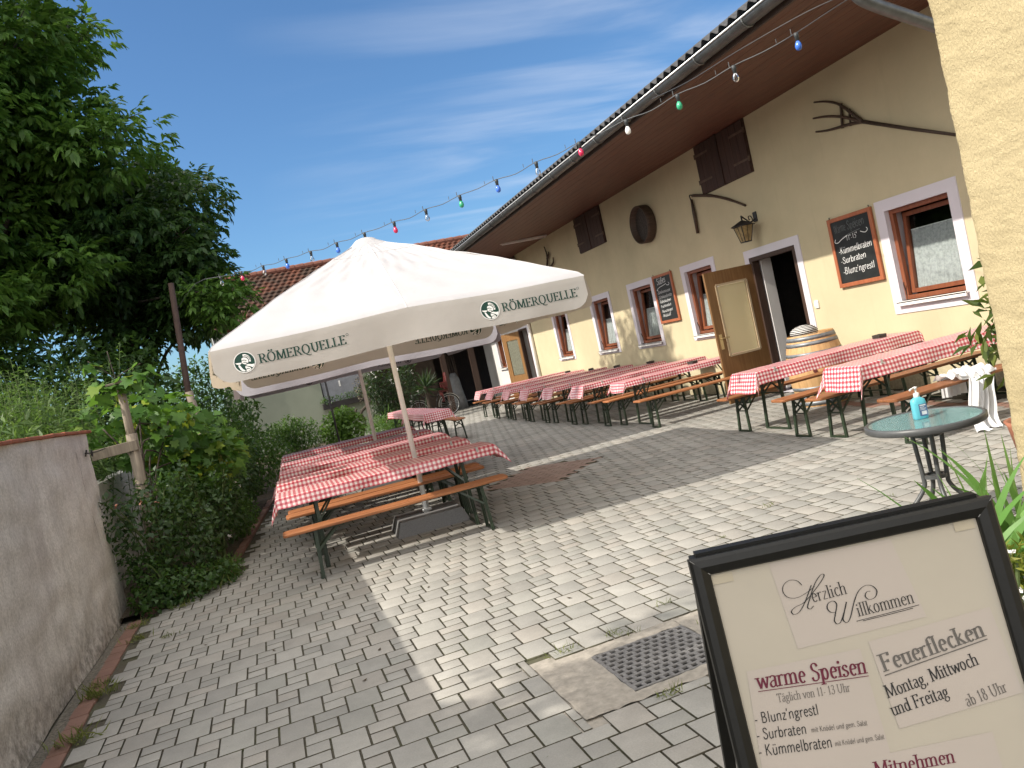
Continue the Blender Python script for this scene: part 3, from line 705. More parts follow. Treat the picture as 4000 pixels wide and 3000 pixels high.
    for i in range(nb):
        u0, u1 = i/nb, (i+1)/nb; xa, xb = XF+.02-(XF-gx)*u0, XF+.02-(XF-gx)*u1; za, zb = zs+(gz-zs)*u0, zs+(gz-zs)*u1
        s.box(((xa+xb)/2, (Y0+Y1)/2-.02, (za+zb)/2+.012), (xa-xb-.007, Y1-Y0, .022), Matrix.Rotation(-math.atan2(zb-za, xa-xb)*-1, 3, 'Y'), bev=.003)
    s.box(((gx+XF)/2, (Y0+Y1)/2, (gz+zs)/2+.045), (XF-gx, Y1-Y0, .03), Matrix.Rotation(math.atan2(gz-zs, XF-gx), 3, 'Y'))
    s.build('soffit', M_SOFF, T)
    f = MB(); f.box((gx-.018, (Y0+Y1)/2, gz+.06), (.03, Y1-Y0, .2)); f.build('fascia', M_DARKW, T)
    r = MB(); ny = int((Y1-Y0)/.177*8); sl = R(27)
    def rf(u, v):
        y = Y0+(Y1-Y0)*u; wv = .027*math.cos(2*PI*(y)/.177); L = v*5.2; return (gx-.14+L*math.cos(sl)-wv*math.sin(sl), y, gz+.185+L*math.sin(sl)+wv*math.cos(sl))
    r.grid(rf, ny, 3); r.grid(lambda u, v: tuple(Vector(rf(u, v))-Vector((0, 0, .012))), ny, 3, flip=True)
    W = 4; vs = [rf(i/ny, 0) for i in range(ny+1)]; vs2 = [tuple(Vector(p)-Vector((0, 0, .012))) for p in vs]
    r.add(vs+vs2, [(i, i+1, ny+2+i, ny+1+i) for i in range(ny)])
    r.build('roof', M_ETERNIT, T, True)
    r = MB(); r.prism([(gx-.1, gz+.1), (XF+2.4, gz+.1), (XF+2.4, gz+2.5), (gx-.1+4.9, gz+2.45)], lambda x, z: (x, Y0+.05, z), lambda x, z: (x, Y0+.12, z)); r.build('verge_boarding', M_DARKW, T)
    g = MB(); n = 9; gr = .085; gcx, gcz = gx-.115, gz+.075
    prof = [(gcx+gr*math.cos(PI+PI*i/n), gcz+gr*math.sin(PI+PI*i/n)) for i in range(n+1)]
    inn = [(gcx+(gr-.004)*math.cos(2*PI-PI*i/n), gcz+(gr-.004)*math.sin(2*PI-PI*i/n)) for i in range(n+1)]
    po = prof+inn; N = len(po)
    g.add([(x, Y0-.02, z) for x, z in po]+[(x, Y1, z) for x, z in po], [(i, (i+1) % N, N+(i+1) % N, N+i) for i in range(N)]+[tuple(range(n+1))])
    G = g.build('gutter', M_GUTTER, T, True)
    b = MB(); b.tube([(gcx-gr-.004, Y0-.02, gcz+.006), (gcx-gr-.004, Y1, gcz+.006)], .011, 8); b.build('bead', M_GUTLT, G, True)
    for i in range(26):
        y = 6.05+i*.95; b = MB()
        b.tube([(gcx+(gr+.004)*math.cos(PI+PI*i_/8), y, gcz+(gr+.004)*math.sin(PI+PI*i_/8)) for i_ in range(9)], .009, 4)
        b.build('bracket', M_GUTTER, G)
    d_ = MB(); d_.tube(spline([(gcx+.02, 5.62, gcz-.03), (gcx+.02, 5.62, gcz-.30), (gcx+.04, 5.62, gcz-.42), (gcx+.16, 5.61, gcz-.53), (gcx+.8, 5.59, gcz-.80), (gcx+1.9, 5.56, gcz-1.28), (XF-.16, 5.54, gcz-1.62), (XF-.08, 5.54, gcz-1.72), (XF-.08, 5.54, gcz-1.9), (XF-.08, 5.54, 0)], 5), .055, 14); d_.build('downpipe', M_GUTTER, T, True)
    d_ = MB(); d_.tube([(XF-.06, YB-.05, 0), (XF-.06, YB-.05, 4.4)], .05, 10); d_.build('downpipe', M_WHITE, T, True)['label'] = 'white downpipe where the yellow wall ends'
    # loft hatches with two leaves each
    for (ya, yb) in ((11.09, 12.60), (16.87, 18.39)):
        h = MB(); h.box((XF-.012, (ya+yb)/2, 4.05), (.03, yb-ya, .86)); H = h.build('loft_hatch', M_SHUT, T)
        ym = ya+(yb-ya)*.52
        for (p, q) in ((ya+.015, ym-.02), (ym+.02, yb-.015)):
            l = MB(); nbd = 4
            for i in range(nbd): l.box((XF-.04, p+(q-p)*(i+.5)/nbd, 4.05), (.03, (q-p)/nbd-.006, .84), bev=.003)
            lf = l.build('hatch_leaf', M_SHUT, H)
        st = MB()
        for zz in (3.84, 4.3):
            st.box((XF-.058, ya+.22, zz), (.008, .40, .035)); st.box((XF-.058, yb-.22, zz), (.008, .40, .035)); 
            for yy in (ya+.0, yb-.0): st.tube([(XF-.05, yy, zz-.04), (XF-.05, yy, zz+.04)], .016, 8)
        st.build('hinges', simple('rusty iron', (.11, .075, .055), .7, .3), H)
        l = MB(); l.box((XF-.06, ym, 4.05), (.025, .05, .86)); l.build('centre_batten', M_SHUT, H)
    s = MB(); s.box((XF-.012, 10.26, 1.345), (.024, .085, .12), bev=.006); s.box((XF-.027, 10.28, 1.345), (.012, .035, .07), bev=.003); s.box((XF-.026, 10.238, 1.345), (.01, .035, .07), bev=.003); s.build('light_switch', M_WHITE, T)
    return T
build_tavern()

# ---- things hanging on the tavern wall
def board(name, y0, y1, z0, z1, label, title, lines, dim_title, seed):
    t = thing(name, label, 'blackboard', (XF-.03, (y0+y1)/2, z0)); fw = .055
    b = MB(); b.box((XF-.024, (y0+y1)/2, (z0+z1)/2), (.02, y1-y0-.04, z1-z0-.04)); b.build('slate', M_BOARD, t)
    f = MB()
    for yy in (y0+fw/2, y1-fw/2): f.box((XF-.028, yy, (z0+z1)/2), (.04, fw, z1-z0), bev=.005)
    for zz in (z0+fw/2, z1-fw/2): f.box((XF-.029, (y0+y1)/2, zz), (.04, y1-y0-.02, fw), bev=.005)
    f.build('frame', wood('blackboard frame wood', (.24, .07, .03), (.34, .115, .05), .45, 2, 6), t)
    hk = MB()
    for yy in (y0+.04, y1-.04): hk.tube([(XF-.02, yy, z1), (XF-.02, yy, z1+.03)], .006, 6)
    hk.build('hooks', M_IRON, t)
    w, h = y1-y0, z1-z0; rng = random.Random(seed)
    fn = lambda u, v, e=0: (XF-.0355-e*10, y1-u*w, z0+v*h)         # u runs left to right as seen from the yard
    ti = MB(); tx, tu, tv, tw, tcap, swash = title
    wd = tx.split(' '); tot = sum(map(len, wd))+.6*(len(wd)-1); u_ = tu
    for q_ in wd:
        ti = MB(); l_ = tw*len(q_)/tot; put_text(ti, q_, (u_, tv+.02*(u_-tu)/tw), (u_+l_, tv+.02*(u_+l_-tu)/tw), tcap/h, fn, thick=.08, thin=.05, serif=False, jit=.04, rng=rng, slant=.05); ti.build('chalk_title', M_CHALKDIM if dim_title else M_CHALK, t); u_ += l_+tw*.6/tot
    for pl in swash:
        ti = MB()
        for q in strip(spline(pl, 6), lambda t_: .009): ti.quad(*[fn(*p) for p in q])
        ti.build('chalk_flourish', M_CHALKDIM if dim_title else M_CHALK, t)
    for (tx, tu, tv, tw, cap) in lines:
        k = MB(); put_text(k, tx, (tu, tv), (tu+tw, tv+.015), cap/h, fn, thick=.085, thin=.06, serif=False, jit=.03, rng=rng, slant=.08); k.build('chalk_lettering', M_CHALK, t)
    if dim_title:
        k = MB()
        for pl in swash[1:]:
            for q in strip(spline(pl, 6), lambda t_: .01): k.quad(*[fn(p[0], p[1]-.001, 1e-5) for p in q])
        k.build('chalk_flourish', M_CHALK, t)
board('menu_blackboard', 8.80, 9.66, 1.51, 2.50, 'wide blackboard listing warm dishes in chalk between the open door and large window', ("Warme Speisen", .12, .78, .70, .12, [[(.28, .70), (.5, .735), (.7, .755)], [(.12, .70), (.09, .66), (.16, .645), (.26, .68), (.40, .715)], [(.70, .72), (.80, .69), (.86, .72), (.84, .75)]]),
      [("11°-15°", .36, .64, .26, .07), ("-Kümmelbraten", .13, .475, .76, .095), ("-Surbraten", .14, .335, .58, .09), ("-Blunz'ngrestl", .14, .18, .72, .095)], True, 4)
board('dessert_blackboard', 14.30, 15.10, 1.53, 2.53, 'narrow blackboard headed Süßes hanging between two small windows', ("Süßes", .20, .80, .46, .13, [[(.16, .715), (.3, .745), (.5, .765), (.66, .785)], [(.16, .715), (.13, .69), (.2, .70)], [(.66, .76), (.76, .745), (.82, .77), (.78, .80)]]),
      [("-Schokomousse", .12, .61, .68, .062), ("-Schokoschnitte", .12, .51, .72, .062), ("-Rahmkuchen", .14, .415, .60, .06), ("-Fruchtnockerl", .14, .32, .56, .058), ("-Nussstangerl", .15, .22, .58, .058), ("-Malakoff", .15, .125, .44, .058)], False, 9)

def wall_things():
    t = thing('grain_sieve', 'round wooden grain sieve with deep dark rim hung on the yellow wall', 'sieve', (XF, 14.85, 3.15))
    rot = Matrix.Rotation(-PI/2, 3, 'Y') @ Matrix.Identity(3)
    c = (XF-.02, 14.85, 3.60)
    m = MB(); r = .385
    m.lathe([(r, 0), (r+.004, .12), (r, .19), (r-.022, .19), (r-.022, .02), (r-.04, .0)], c, 48, mat=rot, cap=False); m.build('rim', M_TOOL, t, True)
    m = MB(); m.lathe([(.001, .05), (r-.022, .05)], c, 48, mat=rot, cap=False); m.build('mesh', simple('sieve mesh', (.05, .04, .034), .8, .6, 30), t)
    m = MB(); m.box((XF-.10, 14.85+.387, 3.60), (.05, .012, .10)); m.build('paper_tag', M_WHITE, t)
    t = thing('threshing_flail', 'old wooden flail with a long stick and a short hanging beater', 'flail', (XF-.04, 12.2, 3.0))
    m = MB(); m.tube(spline([(XF-.03, 12.95, 3.70), (XF-.03, 12.4, 3.56), (XF-.03, 11.9, 3.37), (XF-.03, 11.47, 3.16)], 5), [.028]*6+[.024]*6+[.02]*4, 8); m.build('handle', M_TOOL, t, True)
    m = MB(); m.tube([(XF-.05, 12.98, 3.64), (XF-.05, 12.99, 3.4), (XF-.05, 13.01, 3.02)], [.022, .034, .028], 8); m.build('beater', M_TOOL, t, True)
    m = MB(); m.tube(spline([(XF-.04, 12.95, 3.71), (XF-.05, 13.02, 3.72), (XF-.05, 13.0, 3.62)], 4), .012, 6); m.build('thong', M_IRON, t)
    t = thing('pitchfork', 'dark wooden hay fork with three curved tines hung crosswise under the eaves', 'pitchfork', (XF-.04, 8.5, 3.0))
    X = XF-.04
    m = MB(); m.tube([(X, 7.25, 2.96), (X, 7.9, 3.25), (X, 8.62, 3.585)], [.018, .022, .026], 8); m.build('handle', M_TOOL, t, True)
    J = (X, 8.62, 3.585)
    for pts in ([J, (X, 8.85, 3.83), (X, 9.0, 3.96), (X, 9.2, 4.06), (X, 9.42, 4.13)], [J, (X, 8.95, 3.76), (X, 9.25, 3.87), (X, 9.5, 3.93)], [J, (X, 8.86, 3.63), (X, 9.1, 3.66), (X, 9.3, 3.69), (X, 9.5, 3.74)]):
        m = MB(); sp = spline(pts, 5); m.tube(sp, [.024-.013*i/len(sp) for i in range(len(sp))], 8); m.build('tine', M_TOOL, t, True)
    m = MB(); m.bar((X, 8.93, 3.94), (X, 8.99, 3.62), .03, .025); m.bar((X, 8.80, 3.82), (X, 8.84, 3.60), .022, .02); m.build('crosspiece', M_TOOL, t)
    t = thing('forked_branch', 'small dark forked antler shaped branch fixed high on the far end of the wall', 'branch', (XF-.04, 20.7, 3.6))
    m = MB(); X = XF-.06
    for pts in ([(X, 20.85, 3.6), (X, 20.6, 3.85), (X, 20.55, 4.05), (X, 20.62, 4.24)], [(X, 20.83, 3.62), (X, 20.4, 3.68), (X, 20.2, 3.74), (X, 20.15, 3.86)], [(X, 20.58, 3.9), (X, 20.42, 3.98), (X, 20.4, 4.06)]):
        sp = spline(pts, 5); m.tube(sp, [.034-.022*i/len(sp) for i in range(len(sp))], 7)
    m.build('branch', M_TOOL, t, True)
    # lantern
    L = thing('wall_lantern', 'black iron lantern with tapered amber panes on a bracket above the open door', 'lantern', (XF, 11.30, 2.55))
    cx, cy, zt = XF-.27, 11.30, 2.86
    m = MB(); m.box((XF-.012, cy, 2.93), (.024, .09, .16), bev=.005); m.tube(spline([(XF-.02, cy, 2.90), (XF-.12, cy, 2.86), (XF-.2, cy, 2.92), (cx, cy, 2.98)], 6), .011, 8); m.tube([(cx, cy, 2.99), (cx, cy, zt)], .014, 8)
    m.tube(spline([(XF-.06, cy, 2.86), (XF-.09, cy, 2.95), (XF-.14, cy, 2.95), (XF-.13, cy, 2.89)], 5), .008, 6); m.build('bracket', M_IRON, L)
    m = MB(); top, bot = .155, .085; zb = zt-.30
    m.lathe([(.03, zt+.05), (.235, zt-.035), (.235, zt-.042), (.02, zt-.02)], (cx, cy, 0), 4); 
    m.build('roof', M_IRON, L)
    m = MB(); g = MB()
    for k in range(4):
        a0, a1 = PI/4+k*PI/2, PI/4+(k+1)*PI/2; P = lambda a, r_, z: Vector((cx+r_*math.cos(a), cy+r_*math.sin(a), z))
        m.bar(P(a0, top, zt-.04), P(a0, bot, zb), .012); m.bar(P(a0, bot, zb), P(a1, bot, zb), .014); m.bar(P(a0, top, zt-.04), P(a1, top, zt-.04), .012)
        mid0 = (P(a0, top, zt-.04)+P(a1, top, zt-.04))/2; mid1 = (P(a0, bot, zb)+P(a1, bot, zb))/2; m.bar(mid0, mid1, .008)
        g.quad(P(a0, top, zt-.04), P(a1, top, zt-.04), P(a1, bot, zb), P(a0, bot, zb))
    m.build('cage', M_IRON, L)
    g.build('pane', simple('amber lantern glass', (.26, .19, .09), .3, .5, 14), L)
    m = MB(); m.box((cx, cy, zb), (.12, .12, .012)); m.build('base_plate', M_IRON, L)
    t = thing('tube_light', 'white fluorescent tube light fitted across the boarded soffit at the far end', 'light', (7.25, 19.85, 4.35))
    m = MB(); m.box((7.27, 19.85, 4.42), (1.3, .10, .045), bev=.01); m.build('housing', simple('dull white housing', (.55, .53, .5), .5), t)
    m = MB(); m.tube([(6.66, 19.85, 4.385), (7.88, 19.85, 4.385)], .014, 10); m.build('tube', simple('opal tube', (.7, .7, .68), .3), t, True)
wall_things()

# ============================================================ OTHER WALLS AND BUILDINGS
def build_near_wall():
    k = NB('rough cream stucco'); v = k.coords('Object'); n = k.noise(v, 2.2, 5, .6); wv = k.noise(k.coords('Object', (1, 1, .55)), 105, 4, .62, .4); fine = k.noise(v, 210, 3, .6)
    c = k.mix(k.ramp(n, .3, .7), (.37, .305, .18), (.41, .34, .205)); c = k.mix(k.math('MULTIPLY', k.ramp(wv, .42, .28), .30), c, (.36, .28, .15))
    k.col(c); k.rough(.95); k.spec(.1)
    h = k.math('ADD', k.ramp(wv, .36, .62), k.math('MULTIPLY', fine, .25)); b = k.bump(h, .8, .004); b.inputs['Strength'].default_value = .75
    t = thing('stucco_wing', 'near house wing of rough cream stucco standing close at the right edge', 'building', (3.3, 2.0, 0))
    cx, cy = 3.12, 2.815; rng = np.random.default_rng(2)
    nz, ny = 420, 120; Hh = 5.0; Wd = 1.5
    # smoothed random relief for a rough, slightly battered outline
    def relief(nu, nv, s):
        a = rng.normal(size=(nu+1, nv+1))
        for _ in range(s): a = (a+np.roll(a, 1, 0)+np.roll(a, -1, 0)+np.roll(a, 1, 1)+np.roll(a, -1, 1))/5
        return a/a.std()
    rl = relief(ny, nz, 1)*.0011+relief(ny, nz, 14)*.0018; m = MB()
    rd = .025
    def f(u, vv):
        s = u*2.2-1.1 ; z = vv*Hh; i, j = round(u*ny), round(vv*nz); d = rl[i, j]
        bat = .03*max(0, 1-z/1.4)**2
        # unrolled: s<0 lies on the yard face, s>0 on the far face, joined by a small radius
        L = s
        if L < -rd: x, y, nx, ny_ = cx, cy-rd+(L+rd), -1, 0
        elif L < rd:
            a = (L+rd)/(2*rd)*PI/2; x, y = cx+rd-rd*math.cos(a), cy-rd+rd*math.sin(a); nx, ny_ = -math.cos(a), math.sin(a)
        else: x, y, nx, ny_ = cx+rd+(L-rd), cy, 0, 1
        return (x+nx*(d+bat), y+ny_*(d+bat), z)
    m.grid(f, ny, nz); m.build('wall', k.m, t, True)
    m = MB(); m.quad((cx, cy-1.11, 0), (cx, cy-1.11, Hh), (cx, -4, Hh), (cx, -4, 0)); m.quad((cx+1.1, cy, 0), (6, cy, 0), (6, cy, Hh), (cx+1.1, cy, Hh)); m.quad((cx, -4, Hh), (6, -4, Hh), (6, cy, Hh), (cx, cy, Hh)); m.build('wall', k.m, t)
build_near_wall()

def build_left_wall():
    t = thing('garden_wall', 'weathered plastered garden wall with red clay coping along the left edge', 'wall', (-1.75, 5, 0))
    rng = np.random.default_rng(4); Y1 = 8.75
    a = rng.normal(size=(61, 121))
    for _ in range(10): a = (a+np.roll(a, 1, 0)+np.roll(a, -1, 0)+np.roll(a, 1, 1)+np.roll(a, -1, 1))/5
    a = a/a.std()*.006
    m = MB(); m.grid(lambda u, v: (-1.67+a[round(v*60), round(u*120)]+.0*v, .2+(Y1-.2)*u, 1.80*v), 120, 60); 
    m.quad((-1.67, Y1, 0), (-1.92, Y1, 0), (-1.92, Y1, 1.8), (-1.67, Y1, 1.8)); m.quad((-1.92, Y1, 0), (-1.92, .2, 0), (-1.92, .2, 1.8), (-1.92, Y1, 1.8)); m.quad((-1.67, .2, 1.8), (-1.67, Y1, 1.8), (-1.92, Y1, 1.8), (-1.92, .2, 1.8))
    m.build('wall', M_LEFTW, t, True)
    cr = MB(); r9 = random.Random(11); z = 1.74; y = 8.12; cp = []
    while z > .62: cp.append((y, z)); z -= r9.uniform(.03, .07); y += r9.uniform(-.012, .022)
    for q in strip(cp, lambda t_: .007*r9.uniform(.4, 1.3)): cr.quad(*[(-1.661+.004*math.sin(b*9), a_, b) for a_, b in q])
    cr.build('crack', simple('crack', (.05, .04, .035), 1.), t)
    c = MB(); y = .2; r = random.Random(5)
    while y < Y1-.1:
        c.box((-1.79+r.uniform(-.004, .004), y+.19, 1.815+r.uniform(-.004, .004)), (.31, .375, .03), Matrix.Rotation(r.uniform(-.02, .02), 3, 'X'), bev=.007); y += .38
    c.build('coping', M_CAP, t)
    # lower, rougher continuation behind the vine
    m = MB(); m.box((-1.95, 11.4, .62), (.2, 5.2, 1.25)); m.build('wall', M_LEFTW, t)
    e = thing('wall_eye_bolt', 'rusty eye bolt with twisted wire fixed in the garden wall', 'eye bolt', (-1.66, 8.5, 1.6))
    m = MB(); m.tube([(-1.66, 8.5, 1.58), (-1.64, 8.5, 1.64)], .008, 6); m.tube([(-1.66, 8.52, 1.61), (-1.63, 8.62, 1.60)], .007, 6); m.build('bolt', M_IRON, e)
    m = MB(); m.tube([(-1.63+.0, 8.65+.03*math.cos(i*PI/6), 1.60+.03*math.sin(i*PI/6)) for i in range(13)], .006, 6, cap=False); m.tube(spline([(-1.63, 8.68, 1.60), (-1.62, 8.9, 1.60), (-1.62, 9.3, 1.61)], 5), .005, 6); m.build('wire', M_IRON, e)
build_left_wall()

def build_barn():
    T = thing('back_barn', 'farm building closing the yard with red tiled roof and dark open shed', 'building', (3.5, 28, 0)); Y = 28.0
    def wallx(x0, x1, z0, z1, holes, name, mat):
        m = MB(); xs = sorted({x0, x1, *[h[0] for h in holes], *[h[1] for h in holes]}); zs = sorted({z0, z1, *[h[2] for h in holes], *[h[3] for h in holes]})
        for a, b in zip(xs, xs[1:]):
            for c, d in zip(zs, zs[1:]):
                if any(h[0] <= a and b <= h[1] and h[2] <= c and d <= h[3] for h in holes): continue
                m.quad((a, Y, c), (b, Y, c), (b, Y, d), (a, Y, d))
        return m.build(name, mat, T)
    W = (1.98, 3.42, 1.18, 2.25)
    wallx(-1.1, 3.68, 0, 4.3, [W], 'wall', M_GREEN); wallx(3.68, 14, 2.75, 4.5, [], 'wall', M_DARKW)
    m = MB(); m.quad((-1.1, Y, 0), (-1.1, Y, 4.3), (-1.1, Y+9, 4.3), (-1.1, Y+9, 0)); m.build('wall', M_GREEN, T)
    f = MB(); a, b, c, d = W
    for x in (a+.02, b-.02): f.box((x, Y+.05, (c+d)/2), (.04, .08, d-c))
    for z in (c+.02, d-.02): f.box((( a+b)/2, Y+.052, z), (b-a, .08, .04))
    F = f.build('window', simple('dark window frame', (.02, .02, .022), .5), T)
    g = MB(); g.quad((a, Y+.06, c), (b, Y+.06, c), (b, Y+.06, d), (a, Y+.06, d)); g.build('shutter', simple('grey shutter panel', (.21, .215, .235), .6), F)
    g = MB(); g.box((2.62, Y+.035, 1.88), (.05, .03, .2)); g.box((2.62, Y+.02, 1.89), (.03, .02, .08)); g.build('latch', M_WHITE, F)
    i = MB(); i.box((8.5, Y+6, 2), (11, .1, 4)); i.box((8.5, Y+3, 2.8), (11, 6, .1)); i.box((3.72, Y+3, 1.4), (.06, 5.9, 2.8)); i.build('interior', M_DARKW, T)
    p = MB(); p.box((6.28, Y-.05, 1.38), (.18, .16, 2.75)); p.build('post', M_DARKW, T)
    p = MB(); p.box((7.35, Y-.05, 1.38), (.2, .16, 2.75)); p.build('post', M_DARKW, T)
    p = MB(); p.quad((3.72, Y+1.2, 0), (6.2, Y+1.2, 0), (6.2, Y+1.2, 2.8), (3.72, Y+1.2, 2.8)); p.build('shed_back_wall', simple('brown shed boards', (.05, .035, .025), .8, .3, 6), T)
    # roof: overlapping tile courses with rolls
    m = MB(); X0, X1 = -1.2, 15; ez, rz_, ry = 4.35, 6.35, 30.6; nco = 13; rng = random.Random(7); per = .22; nx = int((X1-X0)/per)*6
    for cidx in range(nco):
        v0, v1 = cidx/nco, (cidx+1.12)/nco
        def tf(u, v, v0=v0, v1=v1, sh=(cidx % 2)*.5):
            x = X0+(X1-X0)*u; t = v0+(v1-v0)*v; y = Y-.35+(ry-Y+.35)*t; z = ez+(rz_-ez)*t+.05*(1-v)
            z += .022*math.cos(2*PI*(x/per+sh)) + .018*math.sin(x*.7+t*3); return (x, y, z)
        m.grid(tf, nx, 1)
        vs = [tf(i_/nx, 0) for i_ in range(nx+1)]; m.add(vs+[(x, y+.01, z-.05) for x, y, z in vs], [(i_+1, i_, nx+1+i_, nx+2+i_) for i_ in range(nx)])
    k = NB('old roof tiles'); v = k.coords('Object'); n = k.noise(v, 1.1, 6, .7); n2 = k.noise(k.coords('Object', (4.5, 2.9, 2.9)), 2.2, 3, .6); g = k.n('ShaderNodeNewGeometry')
    c = k.mix(k.ramp(n2, .3, .7), (.085, .030, .019), (.165, .062, .038)); s = k.n('ShaderNodeSeparateXYZ'); k.l(k.coords('Object'), s.inputs[0])
    moss = k.math('ADD', n, k.ramp(s.outputs[0], -3.6, 2.5, .20, -.02)); c = k.mix(k.ramp(moss, .45, .68, 0, .85), c, (.035, .029, .023)); k.col(c); k.rough(.9); k.spec(.1)
    m.build('roof', k.m, T)
    m = MB(); x = X0
    while x < X1: m.tube([(x, ry+.02, rz_+.045), (x+.36, ry+.02, rz_+.05)], [.11, .125], 10); x += .34
    m.build('ridge', simple('ridge tile', (.15, .058, .038), .85, .3, 6), T)
    m = MB(); m.quad((X0, ry, rz_-.02), (X1, ry, rz_-.02), (X1, ry+3, ez), (X0, ry+3, ez)); m.build('roof', M_TILE, T)
    m = MB(); m.tube([(-1.0, Y-.12, 0), (-1.0, Y-.12, 4.2)], .05, 8); m.build('downpipe', M_GUTTER, T, True)
    # clutter in the shed
    for (x, y, w, d, h, nm, lb, ct, ml) in ((6.75, 28.9, .55, .3, 1.35, 'plastic_sheet', 'pale tarpaulin bundle leaning in the dark shed opening', 'tarpaulin', simple('pale tarp', (.16, .165, .17), .6, .3, 5)),):
        m = MB(); m.lathe([(.32, 0), (.30, .3), (.24, .7), (.2, 1.1), (.1, 1.35)], (x, y, 0), 14); o = m.build(nm, ml, None, True); tag(o, lb, ct)
    m = MB(); r = random.Random(3)
    for i_ in range(9): x = 6.5+i_*.07; m.tube([(x, 29.1+r.uniform(-.1, .1), .1), (x+r.uniform(-.15, .1), 29.4, 1.9+r.uniform(-.2, .4))], .014, 6)
    tag(m.build('bundle_of_poles', M_TOOL), 'bundle of thin poles standing in the dark shed opening', 'poles')
    b = thing('flower_box', 'long dark flower box with sprawling leaves under the grey barn window', 'flower box', (2.6, 27.8, 1.1))
    m = MB(); m.box((2.62, 27.86, 1.21), (1.45, .24, .2), bev=.01); m.build('trough', simple('dark planter', (.018, .015, .014), .6), b)
    leaves_obj('foliage', b, [(2.1, 27.82, 1.42, .28, .16, .16), (2.7, 27.82, 1.42, .35, .16, .15), (3.25, 27.82, 1.48, .3, .18, .22)], 420, .075, .035, L_DARK, 11, shell=.2)

# ------------------------------------------------------------ foliage generators
def leaf_mesh(cen, dirs, nor, L, Wd, curl=.12):
    """rhombus leaves: cen base points, dirs leaf axes, nor leaf normals"""
    n = len(cen); side = np.cross(dirs, nor); side /= (np.linalg.norm(side, axis=1)[:, None]+1e-9)
    L = np.broadcast_to(L, n)[:, None]; Wd = np.broadcast_to(Wd, n)[:, None]
    up = np.cross(side, dirs)
    a = cen; tip = cen+dirs*L-up*L*curl; mid = cen+dirs*L*.45; b = mid+side*Wd/2+up*Wd*.18; c = mid-side*Wd/2+up*Wd*.18
    V = np.stack([a, b, tip, c], 1).reshape(-1, 3)
    F = np.arange(n*4, dtype=np.int32).reshape(-1, 4); return V, F
def unit(a): return a/(np.linalg.norm(a, axis=1)[:, None]+1e-9)
def blob_points(blobs, n, rng, shell=.5):
    vol = np.array([(b[3]*b[4]*b[5])**.75 for b in blobs]); k = rng.choice(len(blobs), n, p=vol/vol.sum()); B = np.array(blobs)[k]
    d = unit(rng.normal(size=(n, 3))); r = (shell**3+(1-shell**3)*rng.random(n))**(1/3)
    return B[:, :3]+d*B[:, 3:6]*r[:, None], d
def leaf_cloud(blobs, n, L, Wd, rng, shell=.5, compound=0, droop=.5, jitter=.3):
    P, d = blob_points(blobs, n, rng, shell)
    if compound:
        out = unit(d*np.array([1, 1, .4])+rng.normal(size=d.shape)*.5+np.array([0, 0, -.15])); S = []; D = []; Nn = []
        side = unit(np.cross(out, np.array([0, 0, 1.])+rng.normal(size=out.shape)*.25)); up = np.cross(side, out)
        for i in range(compound):
            t = i/(compound-1) if compound > 1 else 0; sg = 1 if i % 2 else -1
            base = P+out*(L*1.5*(t*.8)); dd = unit(out*(.35+.65*t)+side*(sg*(1-t)*.9)+np.array([0, 0, -droop])*(.5+.6*t)+rng.normal(size=out.shape)*.18)
            S.append(base); D.append(dd); Nn.append(unit(up+rng.normal(size=up.shape)*.3))
        P = np.concatenate(S); D = np.concatenate(D); Nn = np.concatenate(Nn)
    else:
        D = unit(d*.6+rng.normal(size=d.shape)*.8+np.array([0, 0, -droop])); Nn = unit(np.array([0, 0, 1.])+d*.5+rng.normal(size=d.shape)*.5)
    k = len(P); s = 1+rng.uniform(-jitter, jitter, k)
    return leaf_mesh(P, D, Nn, L*s, Wd*s)
def leaves_obj(name, parent, blobs, n, L, Wd, mat, seed, shell=.5, compound=0, droop=.5):
    rng = np.random.default_rng(seed); V, F = leaf_cloud(blobs, n, L, Wd, rng, shell, compound, droop)
    return link_mesh(name, V.astype(np.float32), F, mat, parent)
def clump_blobs(c, r, n, seed, rr=(.28, .45), cut=None):
    """a crown broken into overlapping clumps set towards its outside"""
    rng = np.random.default_rng(seed); out = []
    while len(out) < n:
        d = unit(rng.normal(size=(1, 3)))[0]; t = rng.uniform(.35, .92); k = rng.uniform(*rr)
        p = np.array(c)+d*np.array(r)*t
        if cut and not cut(p): continue
        s = k*min(r); out.append((*p, s*rng.uniform(.9, 1.4), s*rng.uniform(.9, 1.4), s*rng.uniform(.6, .95)))
    return out
